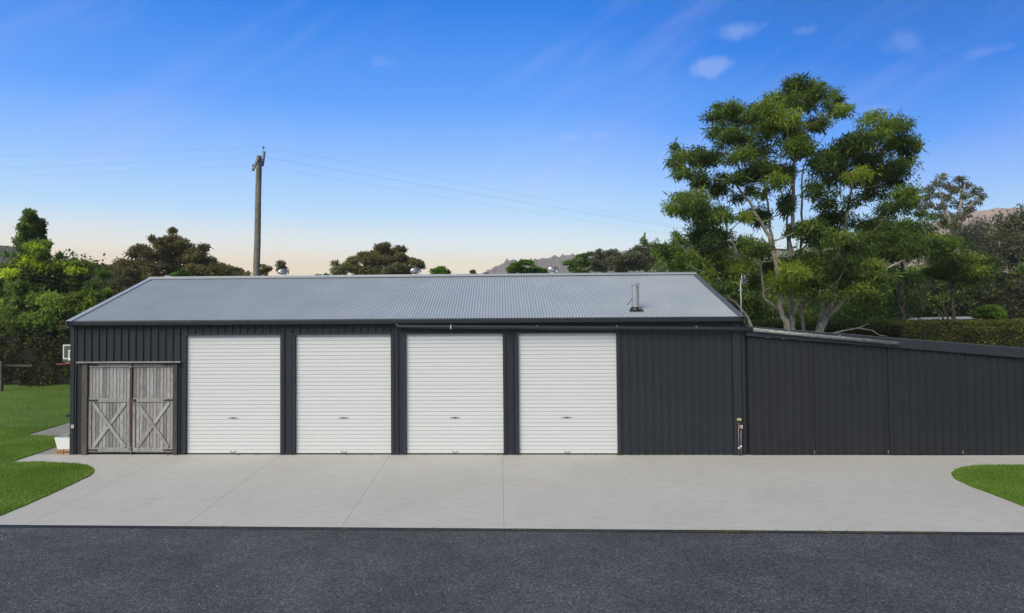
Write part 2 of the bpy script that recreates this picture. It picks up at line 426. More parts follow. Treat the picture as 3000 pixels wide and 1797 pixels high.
m = Mat('litter', (.42, .35, .25), .8); LIT = m.m
def forest_mat(name, cols):
    m = Mat(name, rough=.9, spec=.1); a = m.noise(.09, 6, .75); b = m.noise(.012, 4)
    c = m.ramp(a, [(.35, cols[0]), (.65, cols[1])]); c = m.mix(m.ramp(b, [(.45, g3(0)), (.7, g3(.8))]), c, cols[2])
    m.color(c); return m.m
HILLG = forest_mat('hazed_forest_hill', [(.11, .105, .092), (.18, .165, .145), (.22, .19, .165)])  # forest colour paled, part of the distance haze is painted in
HILLP = forest_mat('hazed_dry_mountain', [(.20, .155, .135), (.34, .255, .215), (.40, .30, .25)])  # dry slope tone lifted, haze and dusk glow painted into the colour
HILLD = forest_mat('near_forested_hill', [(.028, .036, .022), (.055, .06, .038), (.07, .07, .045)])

# ------------------------------------------------------------------ ground, paving
def struct(o): o['kind'] = 'structure'; return o
b = MB(); 
R_ = 6000
b.add([(-R_, -R_, -.16), (R_, -R_, -.16), (R_, R_, -.16), (-R_, R_, -.16)], [(0, 1, 2, 3)])
struct(b.build('ground', FIELD))

DL = gp(0, 1537); DR = gp(3000, 1559.5)
dsl = (DR[1] - DL[1]) / (DR[0] - DL[0])
def dy(x): return DL[1] + dsl * (x - DL[0])
XL, XR = -26.0, 48.0
DW = 0.13
b = MB(); n_ = 24
za = zg(dy(0)) - 0.012
vs = []
xs_ = np.linspace(XL, XR, n_)
b.add([(XL, dy(XL) - DW, za), (XR, dy(XR) - DW, za), (XR, -60, za), (XL, -60, za)], [(3, 2, 1, 0)])
b.add([(XL, dy(XL) - DW, za), (XR, dy(XR) - DW, za), (XR, dy(XR) - DW, za - .12), (XL, dy(XL) - DW, za - .12)], [(0, 1, 2, 3)])
struct(b.build('asphalt_road', ASPH))

apron = bpy.data.objects.new('concrete_apron', None); COL.objects.link(apron); struct(apron)
joints = [-24, -21, -18, -15, -12, -9.1, -6.2, -3.25, -.35, 2.65, 5.62, 8.52, 11.45, 14.42, 17.35, 20.3, 23.25, 26.2, 29.1, 32, 35, 38, 41]
gapw = .0016
for i in range(len(joints) - 1):
    x0, x1 = joints[i] + gapw, joints[i + 1] - gapw
    yb = .02
    if x0 < -.4: yb = -0.0
    p = [(x0, yb, zg(0)), (x1, yb, zg(0)), (x1, dy(x1) + .004, zg(dy(x1))), (x0, dy(x0) + .004, zg(dy(x0)))]
    e = .003
    q = [(x0 - 0, yb, -.12), (x1, yb, -.12), (x1, p[2][1], -.25), (x0, p[3][1], -.25)]
    t = [(x0 + e, yb - e, zg(0)), (x1 - e, yb - e, zg(0)), (x1 - e, p[2][1] + e, zg(p[2][1])), (x0 + e, p[3][1] + e, zg(p[3][1]))]
    pl = [(v[0], v[1], v[2] - e * .8) for v in p]
    mb = MB().add(t + pl + q, [(3, 2, 1, 0), (0, 1, 5, 4), (1, 2, 6, 5), (2, 3, 7, 6), (3, 0, 4, 7),
                               (4, 5, 9, 8), (5, 6, 10, 9), (6, 7, 11, 10), (7, 4, 8, 11)])
    mb.build('concrete_slab', CONC, apron)
MB().box(joints[0], joints[-1], -5.9, 0, -.3, -.13).build('joint_bed', GAP, apron)
# floor of the shed and a slab outside its left wall
b = MB(); b.box(0.0, 30, .025, 8, -.10, -.012); b.build('shed_floor', CONC, apron)
# drain
dr = thing('drain_channel', 'long black slotted drain running between the pale concrete and the asphalt', 'drain')
b = MB()
for (o0, o1, z0, z1) in ((0.0, .012, -.1, .0), (DW - .014, DW - .002, -.1, .0), (0.012, DW - .014, -.10, -.085)):
    vs = []
    for x in (XL, XR):
        for o in (o0, o1):
            for z in (z0, z1): vs.append((x, dy(x) - o, za + .008 + z))
    b.add(vs, [(0, 1, 3, 2), (4, 6, 7, 5), (0, 4, 5, 1), (2, 3, 7, 6), (0, 2, 6, 4), (1, 5, 7, 3)])
b.build('channel', BLK, dr)
b = MB(); x = -9.0
while x < 31:
    b.box(x - .0055, x + .0055, dy(x) - DW + .012, dy(x) - .010, za - .008, za + .009); x += .0215
m = Mat('drain_bar', (.045, .05, .06), .5)
o = b.build('grate_bars', m.m, dr); o['kind'] = 'stuff'

# lawns ------------------------------------------------------------
def poly_lawn(name, pts, z_off, back=False):
    """pts: xy list, turf 3 cm proud of the concrete with an uneven rounded rim"""
    from mathutils.geometry import tessellate_polygon
    P = []
    for i in range(len(pts)):
        a_, b_ = np.array(pts[i]), np.array(pts[(i + 1) % len(pts)])
        n = max(1, int(np.linalg.norm(b_ - a_) / .12)) if np.linalg.norm(b_ - a_) < 6 else 1
        for k in range(n):
            q = a_ + (b_ - a_) * k / n
            if n > 1: q = q + rng.normal(0, .006, 2)
            P.append(q)
    vs = [(x, y, zg(y) + z_off) for x, y in P]
    tri = tessellate_polygon([[Vector((x, y, 0)) for x, y in P]])
    mb = MB(); mb.add(vs, [tuple(t) for t in tri])
    nP = len(P)
    vb = [(x, y, zg(y) - .05) for x, y in P]
    mb.add(vs + vb, [(i, (i + 1) % nP, nP + (i + 1) % nP, nP + i) for i in range(nP)])
    return struct(mb.build(name, TURF)), P
def px(lst): return [tuple(gp(u, v)[:2]) for u, v in lst]
tongue = px([(0, 1513.6), (79.4, 1479.8), (133.7, 1455.7), (200.5, 1425.5), (261, 1396), (271.5, 1389), (275.7, 1380.5),
             (271.5, 1373), (257, 1365), (229.8, 1360.7), (167, 1357.6), (117, 1354.8), (31, 1357)])
# carry both edges on past the frame
p0, p1 = np.array(tongue[0]), np.array(tongue[1]); dd = (p0 - p1) / np.linalg.norm(p0 - p1)
te = np.array(tongue[-1])
lawnA = tongue + [(te[0] - .6, te[1] - .05)]
rearB = px([(31, 1357), (73, 1339.8), (133.7, 1322)])
far = p0 + dd * 1.6
yA = max(far[1], dy(-9) + .05)
lawnA_poly = [tuple(far)] + tongue + [(-24, te[1] + .05), (-24, far[1])]
LA, PA = poly_lawn('lawn', lawnA_poly, .016)
# rear lawn, y>0 part and the little wedge in front of it
e1 = np.array(px([(161, 1311.6)])[0])
slope = px([(31, 1357), (161, 1311.6)])
s0, s1 = np.array(slope[0]), np.array(slope[1])
# point where that edge meets y = 0
tt = (0 - s0[1]) / (s1[1] - s0[1]); s00 = s0 + (s1 - s0) * tt
wedge = [tuple(s00 + (0, -.001)), (-24, -.001), (-24, s0[1] + .06), tuple(s0 + (-.02, .03))]
LW, PW = poly_lawn('lawn', wedge, .016)
q1 = gp(161, 1311.6, 0, 0)[:2]; q2 = gp(205, 1308, 0, 0)[:2]
pa = gp(73, 1277, 0, 0)[:2]; pb = gp(158, 1279, 0, 0)[:2]; pc = gp(206, 1238, 0, 0)[:2]
SIDEX = -0.06
rear = [(s00[0], 0.0), tuple(q1), (SIDEX, q1[1] + .15), (SIDEX, pb[1] - .1), tuple(pb), tuple(pa), (pc[0], pc[1]), (SIDEX, pc[1] + .3),
        (SIDEX, 9), (60, 9), (260, 9), (260, 300), (-260, 300), (-260, 0.0)]
LB, PB = poly_lawn('lawn', rear, .015)
lawnR_px = px([(3000, 1485.7), (2921.5, 1455), (2842.7, 1426), (2795.4, 1403.3), (2785.8, 1390.2), (2799, 1378.8), (2816.4, 1371.8), (2856.7, 1366), (2912.7, 1364.8), (3000, 1364.8)])
r0_, r1_ = np.array(lawnR_px[0]), np.array(lawnR_px[1]); rd = (r0_ - r1_) / np.linalg.norm(r0_ - r1_)
fr = r0_ + rd * 2.2
lawnR_poly = lawnR_px[::-1] + [tuple(fr), (44, fr[1]), (44, lawnR_px[-1][1])]
LR, PR = poly_lawn('lawn', lawnR_poly[::-1], .016)
# side path: lies beside the left wall under the tub
b = MB(); b.add([(-9, .0, -.001), (-.02, .0, -.001), (-.02, 9.2, -.001), (-9, 9.2, -.001)], [(0, 1, 2, 3)])
struct(b.build('path', PATH))

def inpoly(X, Y, P):
    P = np.array(P); c = np.zeros(len(X), bool); j = len(P) - 1
    for i in range(len(P)):
        xi, yi = P[i]; xj, yj = P[j]
        if yi != yj:
            k = ((yi > Y) != (yj > Y)) & (X < (xj - xi) * (Y - yi) / (yj - yi) + xi); c ^= k
        j = i
    return c
def blades(X, Y, Z, h, w, lean=.5, tint=(.5, .2), r=rng):
    n = len(X); a = r.uniform(0, 2 * math.pi, n); hh = h * r.uniform(.6, 1.25, n)
    dx, dyy = np.cos(a), np.sin(a); l = r.uniform(0, lean, n) * hh; a2 = r.uniform(0, 2 * math.pi, n)
    V = np.empty((n, 3, 3)); V[:, 0] = np.c_[X - dx * w, Y - dyy * w, Z]; V[:, 1] = np.c_[X + dx * w, Y + dyy * w, Z]
    V[:, 2] = np.c_[X + np.cos(a2) * l, Y + np.sin(a2) * l, Z + hh]
    return V.reshape(-1, 3), np.arange(3 * n), np.clip(r.normal(tint[0], tint[1], n), 0, 1)
def scatter(P, x0, x1, y0, y1, dens):
    n = int((x1 - x0) * (y1 - y0) * dens); X = rng.uniform(x0, x1, n); Y = rng.uniform(y0, y1, n)
    k = inpoly(X, Y, P); return X[k], Y[k]
vv, ff, tt_ = [], [], []; base = 0
for P, bx, dens, h in ((PA, (-4.6, 3.2, -6.3, -.4), 2800, .045), (PW, (-4.6, 1.2, -1.6, 0), 2600, .045), (PB, (-6.5, -.05, 0, 4), 1800, .045),
                       (PB, (-10.5, -.05, 4, 16), 330, .06), (PR, (21, 27, -5, -.6), 2600, .045)):
    X, Y = scatter(P, *bx, dens)
    Z = np.where(Y < 0, KG * Y, 0) + .012
    pat = .5 + .22 * np.sin(X * 1.7 + np.sin(Y * 2.1) * 1.3) * np.sin(Y * 1.3 + 1.1 * np.sin(X * .9)) 
    v, f, t = blades(X, Y, Z, h, .007)
    vv.append(v); ff.append(f + base); base += len(v); tt_.append(np.clip(t + pat - .5, 0, 1))
me = big_mesh('grass', np.concatenate(vv), np.concatenate(ff), 3, L_GRASS, np.concatenate(tt_))
tag(obj('grass', me), 'short green mown grass growing on the lawns', 'grass', kind='stuff')

# ------------------------------------------------------------------ the shed
WRX = 17.6; EZ = 3.535; RY, RZ = 4.008, 4.808
shed = thing('shed', 'long dark steel shed with pale corrugated roof and four white roller doors', 'shed')
PITCHX = .2
def clad(name, x0, x1, z0, z1, y, mat, parent, per=.8, ribh=.034, origin=0.0, depth_dir=-1):
    """ribbed wall sheets, each one a mesh; z0/z1 may be functions of x"""
    f0 = z0 if callable(z0) else (lambda x: z0); f1 = z1 if callable(z1) else (lambda x: z1)
    k0 = math.floor((x0 - origin) / per); k = k0; q = 0
    while origin + k * per < x1 - .02:
        a_, b_ = max(x0, origin + k * per), min(x1, origin + (k + 1) * per); k += 1
        if b_ - a_ < .04: continue
        prof = [(a_, 0)]
        r = math.ceil((a_ - origin - .1) / PITCHX) * PITCHX + origin + .1
        while r < b_ - .02:
            if r > a_ + .02:
                prof += [(r - .019, 0), (r - .013, ribh), (r + .013, ribh), (r + .019, 0)]
            r += PITCHX
        prof += [(b_ + .0, 0)]
        q += 1; oy = y - (.0015 if q % 2 else 0)
        vs = [(x, oy + depth_dir * d, f0(x)) for x, d in prof] + [(x, oy + depth_dir * d, f1(x)) for x, d in prof]
        n = len(prof)
        MB().add(vs, [(i, i + 1, n + i + 1, n + i) for i in range(n - 1)]).build(name, mat, parent)
BX0, BX1, BTOP = .275, 2.90, 2.415      # barn door opening
doors = [(3.10, 5.62), (6.02, 8.545), (8.943, 11.479), (11.879, 14.419)]
DTOP = 3.135
WZ = 3.47
segs = [(.07, BX0, 0), (BX0, BX1, BTOP), (BX1, 3.08, 0)]
for i, (a_, b_) in enumerate(doors):
    segs.append((a_ - .02, b_ + .02, DTOP))
    nx = doors[i + 1][0] - .02 if i < 3 else 17.36
    segs.append((b_ + .02, nx, 0))
for a_, b_, z in segs: clad('wall_sheet', a_, b_, z + .004, WZ, -.012, DARK, shed, origin=.03)
# side and rear walls
def side_wall(x, sgn):
    n = 10
    for k in range(n):
        y0, y1 = k * .8, (k + 1) * .8
        prof = [(y0, 0)]; r = y0 + .1
        while r < y1: prof += [(r - .02, 0), (r - .011, .02), (r + .011, .02), (r + .02, 0)]; r += .2
        prof.append((y1, 0))
        def top(y): return EZ - .06 + (RZ - EZ) * (1 - abs(y - RY) / (RY + .15))
        vs = [(x + sgn * d, y + .002, 0) for y, d in prof] + [(x + sgn * d, y + .002, top(y)) for y, d in prof]
        m_ = len(prof); MB().add(vs, [(i, i + 1, m_ + i + 1, m_ + i) for i in range(m_ - 1)]).build('wall_sheet', DARK, shed)
side_wall(.0, -1); side_wall(WRX - .01, 1)
MB().box(.02, WRX - .03, 8.0, 8.03, 0, WZ).build('rear_wall', DARK, shed)
# corners and jambs
def trim(x0, x1, y0, y1, z0, z1, name='corner_flashing', mat=TRIM, bev=.003):
    return MB().box(x0, x1, y0, y1, z0, z1, bev).build(name, mat, shed)
trim(-.012, .075, -.036, -.003, .0, WZ); trim(-.030, -.012, -.036, .09, 0, WZ)
trim(17.37, 17.585, -.046, -.006, .0, WZ + .02, mat=DARK); trim(17.605, 17.69, -.030, .02, 0, 3.40, mat=GATE)
for i, (a_, b_) in enumerate(doors):
    for s_, e in ((-1, a_), (1, b_)):
        x0, x1 = (e - .085, e) if s_ < 0 else (e, e + .085)
        trim(x0, x1, -.038, .11, .0, DTOP + .02 * (i * 0), 'door_jamb')
    trim(a_ - .085, b_ + .085, -.040, .02, DTOP + .001, DTOP + .052, 'door_head')
# roller doors
SP = .0985
slat_me = {}
def slat_mesh(w):
    key = round(w, 3)
    if key not in slat_me:
        prof = [(0, -.006), (.0045, -.006), (.006, .013), (.012, .0145), (.030, .011), (.044, .014), (.058, .014), (.072, .011), (.088, .0145), (.0955, .0145), (.0985, -.006)]
        vs = [(0, -d, z) for z, d in prof] + [(w, -d, z) for z, d in prof]; n = len(prof)
        mb = MB().add(vs, [(i, n + i, n + i + 1, i + 1) for i in range(n - 1)])
        slat_me[key] = mb.mesh('slat', WHITE)
    return slat_me[key]
seal_m = Mat('rubber_seal', (.012, .013, .010), .8).m
for i, (a_, b_) in enumerate(doors):
    a2, b2 = a_ + .004, b_ - .004; w = b2 - a2
    d = MB().box(a2, b2, .062, .07, .02, DTOP + .04).build('roller_door', WHITE, shed)
    z = .125; y = .058; me = slat_mesh(w)
    while z < DTOP:
        o = obj('slat', me, d, (a2 + random.uniform(-.001, .001), y + random.uniform(-.0004, .0004), z)); z += SP
    MB().box(a2, b2, .035, .058, .030, .122, .004).build('bottom_rail', WHITE, d)
    MB().box(a2, b2, .032, .06, .004, .029).build('rubber_seal', seal_m, d)
    hx = (a2 + b2) / 2 + (-.02, .0, .0, -.03)[i]
    mb = MB().box(hx - .125, hx + .125, .036, .0445, .94, .972)
    mb.build('lock_plate', GALV, d)
    MB().box(hx - .035, hx + .035, .020, .036, .946, .968, .004).build('lock_handle', BLK, d)
    MB().box(hx - .07, hx + .07, .012, .034, .062, .070, .002).box(hx - .07, hx - .055, .012, .034, .070, .098).box(hx + .055, hx + .07, .012, .034, .070, .098).build('lift_handle', GALV, d)
    if i == 2:
        fc = bpy.data.curves.new('painted_number', 'FONT'); fc.body = '2'; fc.size = .17; fc.align_x = 'CENTER'; fc.materials.append(STAIN)
        tmp = bpy.data.objects.new('tmp', fc); COL.objects.link(tmp); bpy.context.view_layer.update()
        fm = bpy.data.meshes.new_from_object(tmp); fm.name = 'painted_number'; bpy.data.objects.remove(tmp)
        fo = obj('painted_number', fm, d)
        fo.location = (hx - .13, .0415, .62); fo.rotation_euler = (rad(90), 0, 0)

# barn doors
# frame
lint = MB().box(.185, 2.985, -.13, -.035, 2.425, 2.462, .006); lint.build('door_hood', WOOD, shed)
MB().box(.31, .455, -.075, .03, 0.0, 2.423, .006).build('door_post', POST, shed)
MB().box(2.765, 2.885, -.075, .03, 0.0, 2.423, .006).build('door_post', POST, shed)
MB().box(BX0 - .002, .309, -.018, .03, 0, 2.42).box(2.887, 2.93, -.018, .03, 0, 2.42).build('door_lining', TRIM, shed)
MB().box(.457, 2.763, .06, .08, 0, 2.42).build('door_backing', GAP, shed)
def leaf(x0, x1, hinge_left):
    y0 = .0
    w = x1 - x0
    d = MB().box(x0 + .01, x1 - .01, .030, .045, .05, 2.40).build('barn_door', POST, shed)
    n = 12; e = np.linspace(x0, x1, n + 1)
    for k in range(n):
        g = .0055; yo = random.uniform(-.003, .003)
        for (z0, z1) in ((.045, 1.40), (1.40, 2.40)):
            MB().box(e[k] + g, e[k + 1] - g, yo, .028 + yo, z0 + random.uniform(0, .01), z1 - .002, .003).build('plank', WOOD, d)
    yb = -.024
    for (z0, z1, nm) in ((2.305, 2.395, 'rail'), (1.385, 1.49, 'rail'), (.075, .185, 'rail')):
        MB().box(x0 + .004, x1 - .004, yb, -.004, z0, z1, .004).build(nm, WOOD, d)
    sw = .075
    for s_ in ((x0 + .004, x0 + .004 + sw), (x1 - .004 - sw, x1 - .004)):
        MB().box(*s_, yb + .001, -.004, .186, 1.384, .003).build('stile', WOOD, d)
    ang = [((x0 + .13, 1.365), (x1 - .12, .20)), ((x1 - .12, 1.365), (x0 + .13, .20))]
    A, B = ang[0]
    MB().bar((A[0], -.030, A[1]), (B[0], -.030, B[1]), .085, .020, (0, 1, 0), .003).build('brace', WOOD, d)
    A, B = ang[1]; mx_, mz_ = (A[0] + B[0]) / 2, (A[1] + B[1]) / 2
    dxn, dzn = (B[0] - A[0]), (B[1] - A[1]); ln = math.hypot(dxn, dzn); g = .058 / ln
    for (t0, t1) in ((0, .5 - g), (.5 + g, 1)):
        MB().bar((A[0] + dxn * t0, -.0145, A[1] + dzn * t0), (A[0] + dxn * t1, -.0145, A[1] + dzn * t1), .085, .020, (0, 1, 0), .003).build('brace', WOOD, d)
    for z in (2.37, 1.435, .125):
        h0, h1 = (x0 - .005, x0 + .265) if hinge_left else (x1 - .265, x1 + .005)
        MB().box(h0, h1, -.034, -.0245, z - .022, z + .022, .004).build('strap_hinge', IRON, d)
        mb = MB()
        for q in range(3):
            xq = h0 + (h1 - h0) * (.18 + .32 * q); mb.box(xq - .009, xq + .009, -.039, -.034, z - .009, z + .009, .002)
        mb.build('hinge_bolts', BRASS, d)
    return d
dl = leaf(.462, 1.587, True); dr_ = leaf(1.655, 2.758, False)
MB().box(1.59, 1.652, -.042, -.005, .06, 2.42, .003).build('cover_strip', RUST, shed)
mb = MB(); 
for z in (.5, .95, 1.25, 1.6, 1.95): mb.box(1.613, 1.629, -.047, -.042, z, z + .014)
mb.build('strip_screws', BRASS, shed)
mb = MB(); mb.lathe((0, 0, 0), [(0, .03), (.02, .03), (.036, .02), (.036, .0), (.0, .0)], 16)
o = mb.build('door_knob', IRON, shed, (1.722, -.03, 1.437)); o.rotation_euler = (rad(90), 0, 0)
MB().tube([(1.722, -.05, 1.437), (1.700, -.055, 1.38), (1.712, -.045, 1.31)], .007, 6).build('pull_ring', IRON, shed)
MB().tube([(1.625, -.055, 2.45), (1.625, -.06, 2.33), (1.60, -.06, 2.30)], .008, 6).box(1.60, 1.65, -.06, -.045, 2.30, 2.35, .003).build('top_bolt', GALV, shed)
MB().tube([(1.635, -.055, .02), (1.635, -.055, .19), (1.60, -.055, .21)], .010, 6).box(1.60, 1.66, -.052, -.042, .07, .11, .003).build('drop_bolt', GALV, shed)

# roof
SLY = (RY + .15); SLZ = RZ - EZ; SLL = math.hypot(SLY, SLZ)
def roof_sheet_mesh():
    n = 80; w = .762; amp = .0105
    xs = [w * i / n for i in range(n + 1)]
    vs = []
    nl = 2
    for j in range(nl):
        t = j / (nl - 1)
        for x in xs:
            h = amp * math.cos(2 * math.pi * x / .0762)
            ny, nz = -SLZ / SLL, SLY / SLL
            vs.append((x, -.15 - .0 + SLY * t + ny * h, EZ + .012 + SLZ * t + nz * h))
    fs = [(i, i + 1, n + 2 + i, n + 1 + i) for i in range(n)]
    return MB().add(vs, fs, True).mesh('roof_sheet', ROOF)
rme = roof_sheet_mesh()
for k in range(23):
    obj('roof_sheet', rme, shed, (.037 + k * .762, 0, .0012 * (k % 2)))
    o = obj('roof_sheet', rme, shed, (.037 + (k + 1) * .762, 2 * RY, .0012 * (k % 2))); o.rotation_euler = (0, 0, math.pi)
# rows of roof screws
b = MB()
for t in (.035, .27, .5, .73, .93):
    for k in range(0, 230, 3):
        x = .037 + (k + .0) * .0762 + .0; 
        y = -.15 + SLY * t; z = EZ + .012 + SLZ * t + .010
        b.box(x - .006, x + .006, y - .006, y + .006, z, z + .007)
o = b.build('roof_screws', CAP, shed); o['kind'] = 'stuff'
# ridge cap with scalloped skirt
b = MB()
for s_ in (-1, 1):
    a_ = [(0, 0, .055), (0, s_ * .13, .018)]
    vs = [(-.03, RY, RZ + .060), (WRX + .03, RY, RZ + .060), (WRX + .03, RY + s_ * .155, RZ + .060 - .155 * SLZ / SLY - .012), (-.03, RY + s_ * .155, RZ + .060 - .155 * SLZ / SLY - .012)]
    b.add(vs, [(0, 1, 2, 3)])
b.tube([(-.03, RY, RZ + .055), (WRX + .03, RY, RZ + .055)], .022, 8)
b.build('ridge_cap', ROOF, shed)
b = MB(); n = int(WRX / .0762)
for k in range(n):
    x = .037 + (k + .5) * .0762; yy = RY - .155; zz = RZ + .060 - .155 * SLZ / SLY - .012
    b.add([(x - .028, yy, zz), (x + .028, yy, zz), (x + .014, yy - .006, zz - .022), (x - .014, yy - .006, zz - .022)], [(0, 1, 2, 3)])
o = b.build('ridge_skirt', CAP, shed); o['kind'] = 'stuff'
# barge caps
for s_, x_in, x_out, mt_ in ((-1, .125, -.012, ROOF), (1, WRX - .125, WRX + .015, CAP)):
    for sy in (-1, 1):
        b = MB()
        def pt(x, t, dz): 
            y = RY + sy * (SLY * t); return (x, y, RZ - SLZ * t + dz)
        vs = [pt(x_in, 0, .046), pt(x_out, 0, .052), pt(x_out, 1.03, .052), pt(x_in, 1.03, .046), pt(x_out, 0, -.11), pt(x_out, 1.03, -.11), pt(x_in, 0, .022), pt(x_in, 1.03, .022),
              pt(x_out + s_ * .004, 0, .052), pt(x_out + s_ * .004, 1.03, .052), pt(x_out + s_ * .004, 0, -.11), pt(x_out + s_ * .004, 1.03, -.11)]
        b.add(vs, [(0, 1, 2, 3), (8, 9, 11, 10), (1, 8, 9, 2), (0, 3, 7, 6), (4, 5, 11, 10)])
        b.build('barge_cap', mt_, shed)
# gutter front and back
prof = [(0, -.105, 3.545), (0, -.105, 3.425), (0, -.185, 3.418), (0, -.205, 3.438), (0, -.212, 3.505), (0, -.218, 3.512), (0, -.212, 3.545), (0, -.200, 3.545), (0, -.200, 3.53)]
b = MB().strip(prof, (-.008, 0, 0), (WRX + .012, 0, 0))
for x in (-.008, WRX + .012): b.add([(x, p[1], p[2]) for p in prof[:7]], [tuple(range(7))])
b.build('gutter', TRIM, shed)
b = MB().strip([(0, 8.12, 3.545), (0, 8.12, 3.425), (0, 8.21, 3.42), (0, 8.22, 3.545)], (-.05, 0, 0), (WRX + .05, 0, 0)); b.build('gutter', TRIM, shed)
MB().box(.0, WRX, -.100, -.045, 3.40, 3.52).build('fascia', DARK, shed)
# flue
def roofz(y): return EZ + .012 + SLZ * (y + .15) / SLY
fx, fy = at(1862, 905, .42)[0], .42
fz = roofz(fy)
fl = MB().lathe((fx, fy, fz), [(.094, -.03), (.094, .66)], 24).build('flue', GALV, shed)
MB().lathe((fx, fy, fz), [(.0, .735), (.05, .732), (.10, .715), (.128, .695), (.128, .682), (.07, .682)], 24).build('flue_cap', GALV, fl)
MB().lathe((fx, fy, fz), [(.15, .0), (.125, .07), (.098, .085)], 20).box(fx - .17, fx + .17, fy - .17, fy + .14, -.02 + fz, fz + .012, .006, None).build('flashing_boot', BLK, fl)
MB().bar((fx + .09, fy - .13, fz - .01), (fx + .055, fy - .085, fz + .30), .018, .006).build('stay_strap', ALU, fl)
MB().tube([(fx - .09, fy - .02, fz + .32), (fx - .15, fy - .02, fz + .22), (fx - .23, fy - .02, fz + .13)], .009, 6).build('loose_strap', BLK, fl)
# turbine vents
def vent(u):
    x = at(u, 812, 4.30)[0]; y = 4.30; z = RZ + .0
    v = MB().lathe((x, y, z), [(.14, -.15), (.14, .075), (.165, .08), (.165, .09), (.12, .095)], 24).build('turbine_vent', ALU, shed)
    n = 26
    for k in range(n):
        a0 = 2 * math.pi * k / n; vs = []; m_ = 7
        for j in range(m_):
            t = j / (m_ - 1); ph = rad(-30) + t * rad(115)
            r = .185 * math.cos(ph) ** .75 if math.cos(ph) > 0 else 0.01
            r = max(r, .03); zz = z + .19 + .115 * math.sin(ph)
            aa = a0 + .55 * t
            for q, rr in ((0, 1.0), (.17, .90)):
                vs.append((x + r * rr * math.cos(aa + q), y + r * rr * math.sin(aa + q), zz))
        MB().add(vs, [(2 * j, 2 * j + 1, 2 * j + 3, 2 * j + 2) for j in range(m_ - 1)], True).build('vane', ALU, v)
    MB().lathe((x, y, z + .295), [(.055, .0), (.05, .012), (0, .018)], 16).lathe((x, y, z + .185), [(.186, -.004), (.19, 0), (.186, .004)], 26).build('vent_cap', ALU, v)
    return v
for u in (830, 1218, 1621): vent(u)
# small box and stays behind the ridge
p = at(1424.5, 806, 4.5); MB().box(p[0] - .085, p[0] + .085, 4.42, 4.6, RZ - .10, RZ + .135, .008).build('vent_box', BLK, shed)
MB().box(p[0] - .13, p[0] - .04, 4.36, 4.41, RZ - .10, RZ + .09, .004).build('vent_bracket', PAINT, shed)
for u, hh in ((1864, .12), (1954, .12), (947, .07), (1032, .07), (575, .07)):
    p = at(u, 803, 4.2); x = p[0]
    MB().bar((x - .04, 4.12, RZ + .02), (x, 4.12, RZ + .04 + hh), .016, .012).bar((x + .04, 4.2, RZ), (x, 4.12, RZ + .04 + hh), .016, .012).build('ridge_bracket', ALU, shed)
p = at(500, 812, 4.2); x = p[0]
MB().bar((x - .15, 4.15, RZ + .04), (x - .15, 4.15, RZ + .11), .05, .05).bar((x - .14, 4.15, RZ + .11), (x + .17, 4.18, RZ + .05), .02, .03).build('ridge_bracket', ALU, shed)

# overflow pipe across the front
pipe = thing('storm_pipe', 'round pipe hung under the gutter, dark along the shed and grey beyond its corner', 'pipe')
PY = -.165
p0_ = at(1163, 957, PY); p1_ = at(2150, 964, PY); p2_ = at(2205, 966.5, PY); p3_ = at(2632, 1007.5, PY)
MB().tube([(p0_[0] - .0, PY + .03, 3.43), (p0_[0] + .0, PY + .01, p0_[2] + .045), (p0_[0] + .02, PY, p0_[2] + .015), (p0_[0] + .06, PY, p0_[2]), tuple(p1_), tuple(p2_)], .047, 16).build('dark_pipe', TRIM, pipe)
MB().tube([tuple(p2_), tuple(p3_)], .051, 16).build('grey_pipe', PIPE, pipe)
for u, vv_ in ((1321, 959), (1573, 960), (1807, 961), (2040, 963)):
    q = at(u, vv_, PY); MB().box(q[0] - .009, q[0] + .009, PY - .052, PY + .15, q[2] + .045, q[2] + .062).box(q[0] - .009, q[0] + .009, PY - .058, PY - .05, q[2] - .05 if u == 1321 else q[2] + .03, q[2] + .062).build('pipe_clip', PAINT if u == 1321 else GALV, pipe)
for u, vv_ in ((2310, 976), (2460, 990)):
    q = at(u, vv_, PY); MB().box(q[0] - .009, q[0] + .009, PY - .056, PY + .10, q[2] + .05, q[2] + .075).build('pipe_clip', GALV, pipe)

